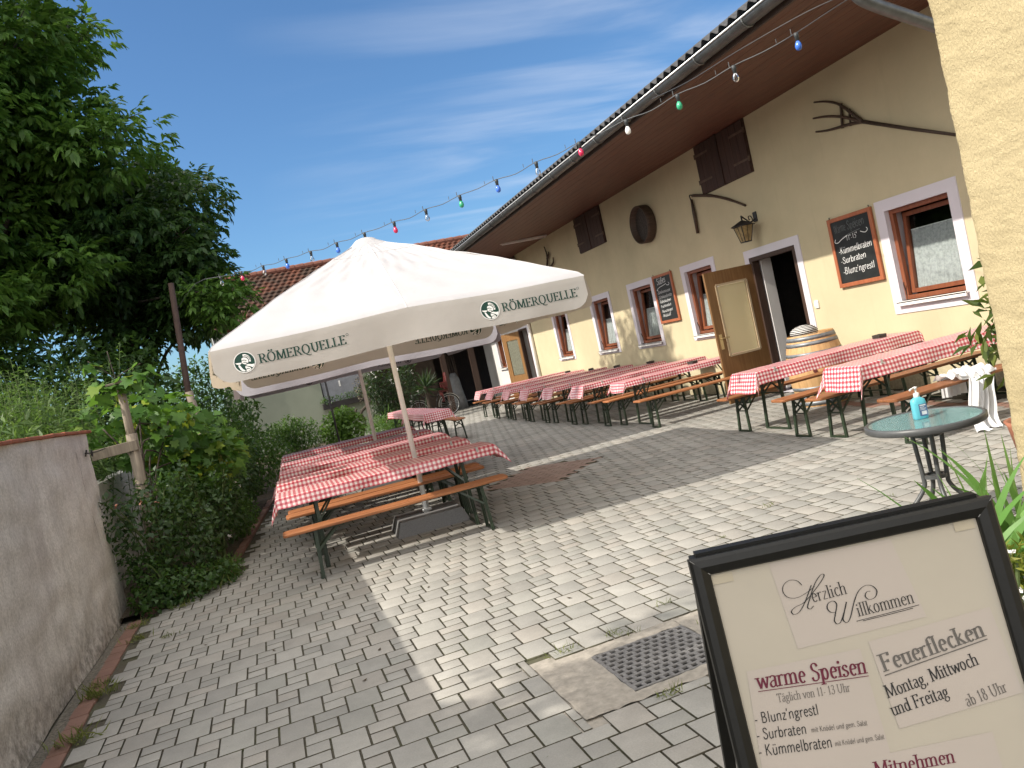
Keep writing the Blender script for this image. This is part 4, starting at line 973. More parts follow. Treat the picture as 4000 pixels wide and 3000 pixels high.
def build_tree(name, label, base, c, r, nclump, nleaf, L, Wd, mat, seed, group, compound=7, rr=(.28, .45), trunk=.2, cut=None):
    t = thing(name, label, 'tree', base, 0, group); bl = clump_blobs(c, r, nclump, seed, rr, cut)
    leaves_obj('crown', t, bl, nleaf, L, Wd, mat, seed+1, .35, compound)
    m = MB(); top = Vector(c)+Vector((0, 0, r[2]*.4)); b = Vector(base); rng = random.Random(seed)
    pts = spline([b, b.lerp(top, .35)+Vector((.15, -.1, 0)), b.lerp(top, .7)+Vector((-.1, .1, 0)), top], 4); m.tube(pts, [trunk*(1-.8*i/len(pts)) for i in range(len(pts))], 10)
    for q in bl[::2]:
        p = Vector(q[:3]); k = min(len(pts)-3, max(2, int(len(pts)*rng.uniform(.3, .7)))); a = pts[k]; a = Vector(a)
        mid = a.lerp(p, .5)+Vector((rng.uniform(-.2, .2), rng.uniform(-.2, .2), rng.uniform(0, .35)))
        sp = spline([a, mid, p], 4); m.tube(sp, [.055*trunk/.2*(1-.75*i/len(sp)) for i in range(len(sp))], 6)
        for _ in range(4):
            e = p+Vector((rng.uniform(-1, 1)*q[3], rng.uniform(-1, 1)*q[4], rng.uniform(-.6, .9)*q[5])); s = mid.lerp(p, rng.uniform(.3, 1)); m.tube([s, s.lerp(e, .5)+Vector((0, 0, .08)), e], [.018, .013, .006], 5)
    m.build('trunk', L_BARK, t, True)
    return t
build_barn()

# ============================================================ BEER TABLES AND BENCHES
def plank(L, W, th, z, rad, name, mat, parent):
    m = MB(); P = []
    for (cx, cy, a0) in ((L/2-rad, W/2-rad, 0), (-L/2+rad, W/2-rad, 90), (-L/2+rad, -W/2+rad, 180), (L/2-rad, -W/2+rad, 270)):
        for i in range(5): a = R(a0+i*22.5); P.append((cx+rad*math.cos(a), cy+rad*math.sin(a)))
    n = len(P); b = .005; rings = []
    for (zz, k) in ((z-th, b), (z-th+b, 0), (z-b, 0), (z, b)):
        rings.append([(x-math.copysign(k, x), y-math.copysign(k, y), zz) for x, y in P])
    vs = [p for r in rings for p in r]; fs = [tuple(range(n))[::-1], tuple(range(3*n, 4*n))]
    for i in range(3):
        for k in range(n): k2 = (k+1) % n; fs.append((i*n+k, i*n+k2, (i+1)*n+k2, (i+1)*n+k))
    m.add(vs, fs); return m.build(name, mat, parent)
def leg_set(t, L, ins, foot, top, H, w):
    """two folding U frames: four angle legs, foot bars, crossed braces"""
    for sx in (-1, 1):
        x = sx*(L/2-ins)
        for sy in (-1, 1):
            m = MB(); m.bar((x, sy*top/2, H), (x+sx*.02, sy*foot/2, .0), w, .012, up=(1, 0, 0)); m.bar((x-sx*.012, sy*top/2, H), (x+sx*.008, sy*foot/2, .0), .010, w*.8, up=(1, 0, 0)); m.build('leg', M_LEGS, t)
        m = MB(); m.bar((x+sx*.02, -foot/2, .012), (x+sx*.02, foot/2, .012), .03, .02); m.build('foot_bar', M_LEGS, t)
        m = MB(); zz = H*.66
        m.bar((x+sx*.004, -top/2, H-.02), (x+sx*.01, foot/2*.9, zz), .022, .008, up=(1, 0, 0)); m.bar((x+sx*.012, top/2, H-.02), (x+sx*.018, -foot/2*.9, zz), .022, .008, up=(1, 0, 0))
        m.bar((x+sx*.008, -foot/2, zz-.03), (x+sx*.008, foot/2, zz-.03), .012, .012)
        for sy in (-1, 1): m.bar((x, sy*foot/2*.8, zz-.04), (x-sx*.24, sy*.04, H-.004), .020, .010, up=(0, 1, 0))
        m.box((x-sx*.1, 0, H-.012), (.36, top*.9, .016)); m.build('brace', M_LEGS, t)
def proto_bench(L):
    t = thing('beer_bench', '', 'bench'); plank(L, .25, .028, .48, .045, 'seat', M_BENCH, t); leg_set(t, L, .28, .23, .16, .452, .034); return t
def proto_table(L):
    t = thing('beer_table', '', 'table'); plank(L, .50, .028, .77, .03, 'tabletop', M_BENCH, t); leg_set(t, L, .34, .44, .34, .742, .04); return t
PROTO = {}
def place(kind, L, x0, y0, label, group, rz=0., W=None):
    """(x0, y0): near left corner of the plank"""
    W = .25 if kind == 'bench' else .5; key = (kind, L); first = key not in PROTO
    if first: PROTO[key] = proto_bench(L) if kind == 'bench' else proto_table(L)
    t = PROTO[key] if first else copy_tree(PROTO[key])
    t.location = (x0+math.cos(rz)*L/2-math.sin(rz)*W/2, y0+math.sin(rz)*L/2+math.cos(rz)*W/2, .001); t.rotation_euler = (0, 0, rz); t['label'] = label; t['group'] = group; return t
def make_cloth(L, W, de, ds, seed, flareR=0., flareL=0., loc=(0, 0, 0), rz=0., sag=0.):
    """gingham cloth over a plank of size LxW: de, ds overhang at ends and sides"""
    rng = np.random.default_rng(seed); nu, nv = 150, 60
    s = np.concatenate([np.linspace(-L/2-de, -L/2-.004, 21), np.linspace(-L/2+.004, L/2-.004, 109), np.linspace(L/2+.004, L/2+de, 21)]); t = np.concatenate([np.linspace(-W/2-ds, -W/2-.004, 17), np.linspace(-W/2+.004, W/2-.004, 27), np.linspace(W/2+.004, W/2+ds, 17)]); S, T = np.meshgrid(s, t, indexing='ij')
    es = np.maximum(np.abs(S)-L/2, 0); et = np.maximum(np.abs(T)-W/2, 0); sx, sy = np.sign(S), np.sign(T); h = L/2; k = W/2
    ph = rng.uniform(0, 6, 8)
    right = (S > 0)
    fl = np.where(right, flareR, flareL)
    # side drape falls with shallow folds; end drape may lift with the wind
    wav = .012*np.sin(S*5.2+ph[0])+.007*np.sin(S*13+ph[1]); wave2 = .02*np.sin(T*14+ph[2])
    X = np.clip(S, -h, h); Y = np.clip(T, -k, k); Z = np.zeros_like(S)
    ang_s = .12+.25*np.sin(S*1.7+ph[3])**2*.4; Y = Y+sy*(et*np.sin(ang_s)+.006*(et > 0)+wav*et/ds); Z = Z-et*np.cos(ang_s)
    ang_e = .16+fl*1.2+.06*np.sin(T*6+ph[4]); ec = np.where(et > 0, es*.72, es)
    X = X+sx*(ec*np.sin(ang_e)+.006*(es > 0)+wave2*es/de); Z = Z-ec*np.cos(ang_e)
    # corner folds stand out diagonally
    both = (es > 0) & (et > 0); q = np.minimum(es/de, et/ds); Y = Y+sy*np.where(both, q*.05*rng.uniform(.5, 1.3)*(1+2*fl), 0); X = X+sx*np.where(both, q*.05*(1+1.5*fl), 0)
    # wrinkles on top and ragged hem
    Z = Z+.0018*np.sin(S*21+ph[5])*np.cos(T*9+ph[6])+.004 - np.where((es+et) > 0, .003, 0)
    Z = Z+.004*np.sin(S*3.1+ph[7])*(et/ds)
    V = np.stack([X, Y, Z+.0035], -1).reshape(-1, 3); UV = np.stack([S+h, T+k], -1).reshape(-1, 2)
    w = nv+1; i, j = np.meshgrid(np.arange(nu), np.arange(nv), indexing='ij'); F = np.stack([i*w+j, (i+1)*w+j, (i+1)*w+j+1, i*w+j+1], -1).reshape(-1, 4).astype(np.int32)
    o = link_mesh('tablecloth', V.astype(np.float32), F, M_CLOTH, None, True, UV, None, (0, 0, 0))
    o.location = (*loc, .771); o.rotation_euler = (0, 0, rz); return o
NTH = ['nearest', 'second', 'third', 'fourth', 'fifth', 'sixth', 'farthest']
def clip_on(o, L, W, side, x):
    m = MB(); m.box((x, side*(W/2+.012), -.005), (.025, .012, .05), bev=.003); m.box((x, side*(W/2-.01), .012), (.025, .05, .008), bev=.002); m.build('cloth_clip', simple('steel clip', (.5, .5, .5), .35, .1, metal=.8), o, loc=(0, 0, 0))
def furnish():
    # under the parasols: five tables across the yard
    rzT = -.0194
    for i, (x, y) in enumerate(((-.07, 8.10), (-.04, 9.42), (.02, 10.78), (.08, 12.15), (.13, 13.95))):
        nm = NTH[i] if i < 4 else 'farthest'; g = 'beer tables under the parasols'
        place('table', 2.2, x, y, f'{nm} of the five checked tables under the parasols', g, rzT)
        c = (x+1.1*math.cos(rzT)-.25*math.sin(rzT), y+1.1*math.sin(rzT)+.25)
        o = make_cloth(2.21, .52, .19 if i == 0 else .22, .105 if i == 0 else .078, 10+i, (.22, .3, .35, .3, .2)[i], .05, c, rzT)
        tag(o, f'red gingham cloth on the {nm} table under the parasols', 'tablecloth', 'red gingham tablecloths'); clip_on(o, 2.24, .53, -1, .92)
        bys = [(-.09, 7.68), (-.03, 8.79)] if i == 0 else [(x+.02, y-.36), (x+.03, y+.68)]
        if i == 1: bys = [(.0, 9.10), (.0, 10.02)]
        for k, (bx, by) in enumerate(bys):
            place('bench', 2.2, bx, by, f"wooden bench on the {'near' if k == 0 else 'far'} side of the {nm} parasol table", 'beer benches', rzT)
    # seven tables in a row along the house
    for i in range(7):
        y = 11.93+i*1.55+(.12 if i > 4 else 0); L_ = 2.45 if i == 0 else 2.5; x = 5.50+(.04, -.04, -.06, -.06, 0, .08, .16)[i]; nm = NTH[i]
        place('table', L_, x, y, f'{nm} from the open door of the seven tables along the house', 'tables along the house', 0.0)
        o = make_cloth(L_+.03, .53, .23 if i else .17, .085, 30+i, .1, .12+.06*(i % 3), (x+L_/2, y+.25), 0.)
        tag(o, f'red gingham cloth on the {nm} table from the door in the house row', 'tablecloth', 'red gingham tablecloths'); clip_on(o, L_+.03, .53, -1, -.9)
        for k, dy in enumerate((-.47, .64)):
            place('bench', 2.2 if i+k == 0 else 2.5, x-.12+.03*k, y+dy-(.14 if i+k == 0 else 0), f"bench on the {'near' if k == 0 else 'far'} side of the {nm} table in the house row", 'beer benches', 0)
    # two tables by the glass table
    place('table', 2.5, 5.59, 8.36, 'checked table in front of the wine barrel', 'tables by the barrel', .0217); place('table', 2.5, 5.56, 6.57, 'checked table nearest the round glass table', 'tables by the barrel', .0217)
    for n_, (x, y, lb) in enumerate(((5.59, 8.36, 'red gingham cloth on the table in front of the wine barrel'), (5.56, 6.57, 'red gingham cloth on the table nearest the round glass table'))):
        o = make_cloth(2.53, .51, .25, .15, 50+n_, .35, .08, (x+1.25, y+.28), .0217); tag(o, lb, 'tablecloth', 'red gingham tablecloths'); clip_on(o, 2.53, .51, -1, -1.0)
    for x, y, lb in ((5.45, 8.92, 'bench behind the barrel table, ending beside the open door leaf'), (5.36, 7.63, 'bench on the yard side of the barrel table'), (5.41, 7.10, 'bench behind the table nearest the glass table'), (5.33, 5.95, 'front bench with a white cloth draped over it')):
        place('bench', 2.5, x, y, lb, 'beer benches', .0217)
    # two tables end to end in front of the bicycle
    for i, (y, lb) in enumerate(((16.75, 'near one of two checked tables set end to end before the bicycle'), (19.3, 'far one of two checked tables set end to end before the bicycle'))):
        r = PI/2+.02; place('table', 2.2, 3.62, y, lb, 'tables before the bicycle', r)
        o = make_cloth(2.24, .56, .2, .14, 70+i, .1, .1, (3.37, y+1.1), r); tag(o, f"red gingham cloth on the {'near' if i == 0 else 'far'} table before the bicycle", 'tablecloth', 'red gingham tablecloths')
        place('bench', 2.2, 4.08, y+.4, f"bench to the right of the {'near' if i == 0 else 'far'} table before the bicycle", 'beer benches', r)
furnish()

def build_smalls():
    # ashtrays at the house ends of the tables
    k = 0
    for (x, y, lb) in ((7.72, 8.66, 'square dark ashtray on the table in front of the wine barrel'), (7.0, 12.25, 'dark ashtray on the table beside the open door leaf'), (7.75, 15.25, 'dark ashtray on the third table from the open door'), (7.7, 16.82, 'dark ashtray on the fourth table from the open door'), (7.72, 18.38, 'dark ashtray on the fifth table from the open door'), (7.75, 20.05, 'dark ashtray on the sixth table from the open door')):
        m = MB(); m.box((0, 0, .012), (.13, .13, .022), bev=.006)
        for sx, sy, dx, dy in ((0, .058, .13, .014), (0, -.058, .13, .014), (.058, 0, .014, .10), (-.058, 0, .014, .10)): m.box((sx, sy, .036), (dx, dy, .026), bev=.004)
        o = m.build('ashtray', simple('dark pottery', (.045, .04, .035), .4, .3), None, loc=(0, 0, 0)); o.location = (x, y, .778); o.rotation_euler = (0, 0, .3*k); k += 1; tag(o, lb, 'ashtray', 'ashtrays on the tables')
    # barrel
    bx, by = 7.36, 9.55; t = thing('wine_barrel', 'upright oak wine barrel with grey hoops beside the open door', 'barrel', (bx, by, 0))
    H = 1.0; rad = lambda z: .31+.085*math.sin(PI*z/H)
    m = MB(); n = 26; N = n*4; prof = [i/14*H for i in range(15)]; vs = []
    for z in prof:
        for k_ in range(N): a = 2*PI*k_/N; rr = rad(z)-(.004 if k_ % 4 == 0 else 0); vs.append((bx+rr*math.cos(a), by+rr*math.sin(a), z))
    m.add(vs, [(i*N+k_, i*N+(k_+1) % N, (i+1)*N+(k_+1) % N, (i+1)*N+k_) for i in range(14) for k_ in range(N)]); m.build('staves', M_BARREL, t, True)
    m = MB(); m.lathe([(.001, H-.03), (.295, H-.03)], (bx, by, 0), 40, cap=False); m.build('head', M_BARREL, t)
    for (z0, z1) in ((.02, .075), (.10, .15), (.24, .285), (.715, .76), (.85, .90), (.925, .98)):
        m = MB(); m.lathe([(rad(z0)-.002, z0), (rad(z0)+.004, z0), (rad(z1)+.004, z1), (rad(z1)-.002, z1)], (bx, by, 0), 48, cap=False); m.build('hoop', simple('galvanised hoop', (.20, .215, .23), .5, .25, 12, metal=.5), t, True)
    m = MB(); a = -2.3; m.tube([(bx+.36*math.cos(a), by+.36*math.sin(a), .5), (bx+.402*math.cos(a), by+.402*math.sin(a), .5)], .028, 12); m.build('bung', simple('bung', (.10, .02, .015), .6), t)
    t = thing('striped_dome', 'white dome shaped lamp with thin black stripes on top of the barrel', 'lamp', (bx-.08, by+.02, H-.028))
    m = MB(); w = MB(); c = (bx-.08, by+.02, H-.028); Z = lambda a: .005+.15*(math.sin(a)+.55)/1.55; A = [(-.55+1.5*i/22*1.36) for i in range(23)]
    prof = [(.185*math.cos(a)+.001, .155*(math.sin(a)+.52)/1.52) for a in A if math.cos(a) > 0]; m.lathe(prof, c, 40); m.build('shade', M_WHITE, t, True)
    for i, zf in enumerate((.12, .28, .43, .57, .70, .82, .92)):
        a = math.asin(max(-1, min(1, zf*1.52-.52))); r_ = .185*math.cos(a)+.002; z = .155*zf; w.tube([(c[0]+r_*math.cos(2*PI*q/40), c[1]+r_*math.sin(2*PI*q/40), c[2]+z) for q in range(41)], .0075, 5, cap=False)
    w.build('stripes', M_BLACK, t)
    # round glass table with sanitiser bottle
    cx, cy, h = 3.71, 3.94, .72; t = thing('round_glass_table', 'round grey garden table with a glass top standing in the yard', 'table', (cx, cy, 0)); r = .335
    m = MB(); m.lathe([(r-.022, h-.006), (r-.022, h+.004), (r-.008, h+.008), (r+.004, h), (r+.004, h-.03), (r-.004, h-.036), (r-.012, h-.02)], (cx, cy, 0), 72, cap=False); metal = simple('grey powder coated tube', (.065, .068, .07), .4, .15, 20); m.build('rim', metal, t, True)
    k_ = NB('pebbled table glass'); v = k_.coords('Object'); k_.col((.20, .33, .33)); k_.rough(.06); k_.spec(.6); k_.bump(k_.noise(v, 120, 3), .06, .002); tp = k_.n('ShaderNodeBsdfTransparent'); tp.inputs[0].default_value = (.75, .92, .90, 1); ms = k_.n('ShaderNodeMixShader'); ms.inputs[0].default_value = .35; k_.l(k_.b.outputs[0], ms.inputs[1]); k_.l(tp.outputs[0], ms.inputs[2]); k_.l(ms.outputs[0], k_.out.inputs[0])
    m = MB(); m.lathe([(r-.021, h-.003), (r-.021, h+.002), (.001, h+.002)], (cx, cy, 0), 72); m.build('glass_top', k_.m, t)
    for zz, rr in ((h-.10, .082), (.36, .066)):
        m = MB(); m.lathe([(rr-.02, zz), (rr, zz), (rr, zz+.022), (rr-.02, zz+.022), (rr-.02, zz)], (cx, cy, 0), 32, cap=False); m.box((cx, cy, zz+.01), (rr*1.8, .03, .006)); m.box((cx, cy, zz+.011), (.03, rr*1.8, .006)); m.build('ring', metal, t)
    for i in range(4):
        a = R(62+90*i); ca, sa = math.cos(a), math.sin(a); P = lambda q, z: (cx+q*ca, cy+q*sa, z)
        m = MB(); m.tube(spline([P(.088, h-.03), P(.078, .55), P(.068, .37), P(.074, .31), P(.13, .23), P(.33, .012)], 5), .0135, 10); m.build('leg', metal, t, True)
    b = thing('sanitiser_bottle', 'pale blue disinfectant bottle with white pump on the round glass table', 'bottle', (3.715, 3.965, h+.003)); bx, by, bz = 3.715, 3.965, h+.003
    rot = Matrix.Rotation(R(-20), 3, 'Z'); w2, d2 = .042, .026
    def sect(z, sx, sy, n=20): return [tuple(rot @ Vector((math.copysign(abs(math.cos(2*PI*k/n))**.55, math.cos(2*PI*k/n))*sx, math.copysign(abs(math.sin(2*PI*k/n))**.55, math.sin(2*PI*k/n))*sy, z))+Vector((bx, by, bz))) for k in range(n)]
    m = MB(); secs = [(0, w2*.94, d2*.92), (.006, w2, d2), (.100, w2, d2), (.118, w2*.93, d2*.93), (.128, w2*.6, d2*.75), (.132, .018, .018), (.136, .016, .016)]
    vs = [p for s_ in secs for p in sect(*s_)]; n = 20; m.add(vs, [(i*n+k, i*n+(k+1) % n, (i+1)*n+(k+1) % n, (i+1)*n+k) for i in range(len(secs)-1) for k in range(n)]+[tuple(range(n))[::-1], tuple((len(secs)-1)*n+k for k in range(n))])
    k_ = NB('blue liquid plastic'); k_.col((.20, .62, .72)); k_.rough(.25); tr = k_.n('ShaderNodeBsdfTranslucent'); tr.inputs[0].default_value = (.25, .78, .88, 1); ms = k_.n('ShaderNodeMixShader'); ms.inputs[0].default_value = .45; k_.l(k_.b.outputs[0], ms.inputs[1]); k_.l(tr.outputs[0], ms.inputs[2]); k_.l(ms.outputs[0], k_.out.inputs[0]); m.build('body', k_.m, b, True)
    m = MB(); m.lathe([(.016, .134), (.017, .136), (.017, .158), (.011, .162), (.006, .163), (.006, .185), (.012, .187), (.012, .197), (.002, .199)], (bx, by, bz), 20); m.tube([tuple(Vector((bx, by, bz+.192))), tuple(rot @ Vector((-.03, -.012, .190))+Vector((bx, by, bz))), tuple(rot @ Vector((-.042, -.016, .183))+Vector((bx, by, bz)))], .0055, 8); m.build('pump', M_WHITE, b, True)
    m = MB(); fr = lambda x, z, o=0: tuple(rot @ Vector((x, -d2-.0012-o, z))+Vector((bx, by, bz))); m.quad(fr(-.012, .018), fr(.036, .018), fr(.036, .092), fr(-.012, .092)); m.build('label', simple('blue label', (.07, .13, .25), .4), b)
    m = MB(); 
    for (x0, x1, z0, z1) in ((-.006, .03, .080, .088), (-.006, .02, .070, .074), (-.006, .03, .062, .065), (-.006, .026, .055, .058), (.0, .03, .026, .048)): m.quad(fr(x0, z0, .0004), fr(x1, z0, .0004), fr(x1, z1, .0004), fr(x0, z1, .0004))
    m.build('label_print', simple('label white', (.55, .58, .62), .5), b)
    # white cloth thrown over the front bench
    rng = np.random.default_rng(5); y0, y1 = 5.94, 6.22; cxx = 6.30; nu, nv = 70, 90; V = []
    prof = [(y0-.06, .0), (y0-.05, .06), (y0-.035, .2), (y0-.025, .36), (y0-.02, .475), (y0+.0, .50), (y0+.10, .53), (y0+.20, .52), (y1+.03, .49), (y1+.035, .40), (y1+.04, .30)]
    pr = spline(prof, 8)
    for i in range(nu+1):
        for j in range(nv+1):
            u = i/nu; q = j/nv*(len(pr)-1); a = int(min(q, len(pr)-2)); f = q-a; y, z = pr[a]*(1-f)+pr[a+1]*f; low = max(0, (.48-z)/.48) if y < y0+.05 else 0
            w = .20+.16*(z > .47)-.02*low+.05*low*low; x = cxx-.12*low+(u-.5)*2*w*.62
            fold = .022*math.sin(u*23+2*z)+.014*math.sin(u*41+5*z+1); top = .018*math.sin(u*13+y*30)+.02*math.sin(u*29-y*22)+.012*math.sin(u*7+y*51)
            if z > .46: z = max(z+top+.012, .485)
            else: y += fold*(1-.2*low)*1.4-.015; x += .02*math.sin(z*17+u*4)*low
            if j < 14: z = max(z, .006+.02*abs(math.sin(u*19))); y -= .12*(1-j/14)*abs(math.sin(u*5+.6))
            V.append((x, y, z))
    W = nv+1; F = np.array([(i*W+j, (i+1)*W+j, (i+1)*W+j+1, i*W+j+1) for i in range(nu) for j in range(nv)], np.int32)
    o = link_mesh('white_cloth', np.array(V, np.float32), F, mat_canvas('thin white cotton', (.74, .74, .75), .25, (.75, .75, .75)), None, True); tag(o, 'crumpled white cloth thrown over the front bench and trailing to the ground', 'cloth')
build_smalls()

# ============================================================ PARASOLS
LOGO = {'ring': [(math.cos(2*PI*i/48), math.sin(2*PI*i/48)) for i in range(48)],
 'white': [[(-.04, .84), (.2, .82), (.45, .66), (.62, .4), (.66, .12), (.60, -.06), (.46, -.02), (.47, .16), (.42, .36), (.28, .52), (.06, .58), (-.05, .62)],
   [(-.20, .46), (.02, .52), (.22, .44), (.38, .26), (.40, .02), (.34, -.10), (.14, -.16), (.02, -.24), (-.10, -.16), (-.22, -.12), (-.24, .0), (-.30, .06), (-.22, .16), (-.26, .30)],
   [(-.94, .08), (-.28, .02), (-.36, -.10), (-.58, -.16), (-.78, -.10)],
   [(-.70, -.20), (-.52, -.20), (-.36, -.54), (-.24, -.72), (-.08, -.84), (-.14, -.95), (-.34, -.90), (-.52, -.74), (-.62, -.48)],
   [(.02, -.30), (.30, -.24), (.62, -.34), (.92, -.34), (.84, -.52), (.70, -.70), (.46, -.52), (.20, -.42)],
   [(-.02, -.40), (.18, -.48), (.38, -.60), (.52, -.76), (.44, -.88), (.20, -.96), (-.02, -.96), (.04, -.76), (-.04, -.58)]],
 'lines': [[(.04, .64), (.3, .58), (.5, .38), (.55, .1)], [(-.2, .2), (.0, .22), (.2, .12)], [(-.12, .0), (.08, -.02), (.2, -.1)], [(.04, -.7), (.2, -.66), (.36, -.74)]]}
def build_parasol(cx, cy, a, b, yaw, ze, zv, za, label, canvas, brand, base):
    T = thing('parasol', label, 'parasol', (cx, cy, 0), 0, 'large square parasols'); ca, sa = math.cos(yaw), math.sin(yaw); Z = zv
    def W(x, y, z): return (cx+x*ca-y*sa, cy+x*sa+y*ca, z)
    SD = [((-a, -b), (a, -b)), ((a, -b), (a, b)), ((a, b), (-a, b)), ((-a, b), (-a, -b))]
    def edge(k, s):
        (x0, y0), (x1, y1) = SD[k]; t = (s+1)/2; bow = .04*(1-abs(s)); sag = -.012*math.sin(PI*abs(s))**2
        return x0+(x1-x0)*t, y0+(y1-y0)*t, ze+bow*.9+sag
    m = MB(); seams = []
    for k in range(4):
        def can(u, v, k=k):
            s = -1+2*u; ex, ey, ez = edge(k, s); r = 1-v*.93; p = 1-r
            z = ez+(za-ez)*(p+.03*math.sin(PI*p)) - .02*math.sin(PI*abs(s)*1.0)*math.sin(PI*p)*(.6) + math.sin(PI*p)*(.004*math.sin(s*23+p*14+k)+.003*math.sin(s*41-p*22+2*k)*(p > .4)+.0025*math.sin(s*9+p*47))
            if r > .985: z -= (r-.985)*1.4; 
            return W(ex*r, ey*r, z)
        m.grid(can, 60, 48)
        seams += [[can(.5, v/40) for v in range(41)], [can(.0, v/40) for v in range(41)], [can(u/40, .80) for u in range(41)]]
    C_ = m.build('canopy', canvas, T, True)
    for sm in seams:
        q = MB(); q.tube([(x, y, z+.0005) for x, y, z in sm], .0042, 5); q.build('seam', simple('canvas seam', (.50, .49, .49), .9, .1), C_)
    m = MB(); n = 32; vs = []
    prof = [(.30, -.005), (.30, .008), (.20, .075), (.13, .125), (.10, .150), (.05, .165), (.005, .168)]; zc = za-.150
    for r, dz in prof:
        for q in range(n):
            an = 2*PI*q/n; sq = 1/max(abs(math.cos(an)), abs(math.sin(an))); rr = r*(1+(sq-1)*.8*(r > .15)); rk = 1+(.05*math.sin(q*PI) if r < .15 and q % 2 else 0)+(-.05 if (q % 2 and r < .18) else 0); vs.append(W(rr*rk*math.cos(an), rr*rk*math.sin(an), zc+dz-.11*(r-.1)*(r > .15)+(-.02 if r > .25 else 0)))
    m.add(vs, [(i*n+q, i*n+(q+1) % n, (i+1)*n+(q+1) % n, (i+1)*n+q) for i in range(len(prof)-1) for q in range(n)]); m.build('top_cap', canvas, T, True)
    D = ze-zv
    def vmap(k, s, d, off=0.):
        """side k, s in -1..1 along it, d metres down the valance"""
        ex, ey, ez = edge(k, s); (x0, y0), (x1, y1) = SD[k]; L = math.hypot(x1-x0, y1-y0); nx, ny = (y1-y0)/L, -(x1-x0)/L
        o = .004+.012*math.sin(s*5.3+k)*(d/D)+.008*math.sin(s*13+k*2)*(d/D)+.03*d/D+off
        rd = min(1, d/.03); o += -.004*(1-rd)
        return W(ex+nx*o, ey+ny*o, ez-.02-d)
    for k in range(4):
        m = MB(); rcor = .16; n1, n2 = 90, 10
        def vf(u, v, k=k):
            s = -.996+1.992*u; L = 2*a if k % 2 == 0 else 2*b; e = (1-abs(s))*L/2; d = D
            if e < rcor: d = D-rcor+math.sqrt(max(0, rcor**2-(rcor-e)**2))
            return vmap(k, s, d*v)
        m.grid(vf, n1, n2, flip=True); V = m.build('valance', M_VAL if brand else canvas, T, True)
        L = 2*a if k % 2 == 0 else 2*b
        if brand:
            t = MB()
            mats = [M_INKGREEN, M_WHITE, M_INKGREEN]
            for cen in (-.845, .43):
                for side in (1, -1):
                    o_ = .003*side
                    f = lambda x, y, e=0., o_=o_, side=side, cen=cen, k=k, L=L: vmap(k, cen+x/(L/2), D*.50-y, o_+e*side)
                    lr = .084; 
                    ring = LOGO['ring']; c0 = f(0, 0, 0)
                    ny = 7                                    # the disc as a grid so that it follows the cloth
                    for i in range(48):
                        p, q = ring[i], ring[(i+1) % 48]
                        for r0, r1 in ((.001, .35), (.35, .7), (.7, 1)): t.quad(*[f(x*lr*rr, y*lr*rr) for (x, y), rr in ((p, r0), (p, r1), (q, r1), (q, r0))], 0)
                    for P in LOGO['white']: t.add([f(x*lr*.95, y*lr*.95, .0012) for x, y in P], [tuple(range(len(P)))], 1)
                    for q in strip([(x*lr*1.0, y*lr*1.0) for x, y in ring+ring[:1]], lambda t_: .006): t.quad(*[f(*p, .0012) for p in q], 1)
                    for P in LOGO['lines']:
                        for q in strip(spline([(x*lr, y*lr) for x, y in P], 4), lambda t_: .005): t.quad(*[f(*p, .002) for p in q], 2)
                    f2 = lambda x, y, e=0., f=f: f(x, y, e)
                    put_text(t, 'RÖMERQUELLE', (.115, -.036), (.845, -.036), .078, f2, 0, thick=.17, thin=.06, serif=True, track=.02)
                    for q in strip([(.862+.010*math.cos(PI*i/5), .04+.010*math.sin(PI*i/5)) for i in range(11)], lambda t_: .003): t.quad(*[f2(*p) for p in q], 0)
            t.build('print', mats, V)
        elif k == 2:
            pm = simple('grey print', (.10, .09, .10), .8)
            for cen in (-.55, .45):
                f = lambda x, y, e=0., cen=cen, k=k, L=L: vmap(k, cen+x/(L/2), D-.085-y, -.004-e)
                t = MB()
                for q in strip([(-.12+.06*math.cos(2*PI*i/24), .06*math.sin(2*PI*i/24)) for i in range(25)], lambda t_: .014): t.quad(*[f(*p) for p in q])
                t.build('logo_ring', pm, V); t = MB()
                t.add([f(-.12+.04*math.cos(2*PI*i/12)*(1 if i % 2 else .5), -.005+.04*math.sin(2*PI*i/12)) for i in range(12)], [tuple(range(12))]); t.build('logo', pm, V)
                t = MB(); put_text(t, 'WEISSBIER', (.0, -.03), (.46, -.03), .065, f, 0, thick=.13, thin=.11, serif=False); t.build('lettering', pm, V)
    m = MB(); m.tube([W(0, 0, .12), W(0, 0, za-.08)], .029, 16); m.build('pole', M_POLE, T, True)
    for k in range(8):
        an = [(-a, -b), (0, -b), (a, -b), (a, 0), (a, b), (0, b), (-a, b), (-a, 0)][k]; ez = ze+(.04 if k % 2 else 0)
        m = MB(); m.bar(W(an[0]*.03, an[1]*.03, za-.16), W(an[0]*.97, an[1]*.97, ez-.04), .022, .03); m.build('rib', M_POLE, T)
        m = MB(); m.bar(W(an[0]*.03, an[1]*.03, ze+.05), W(an[0]*.5, an[1]*.5, (za+ez)/2-.11), .016, .02); m.build('strut', M_POLE, T)
    m = MB(); m.lathe([(.029, ze+.0), (.06, ze+.02), (.06, ze+.08), (.029, ze+.1)], (cx, cy, 0), 16); m.build('runner', M_POLE, T)
    # stone base
    m = MB(); bx = .40; bt = .34; hh = .15
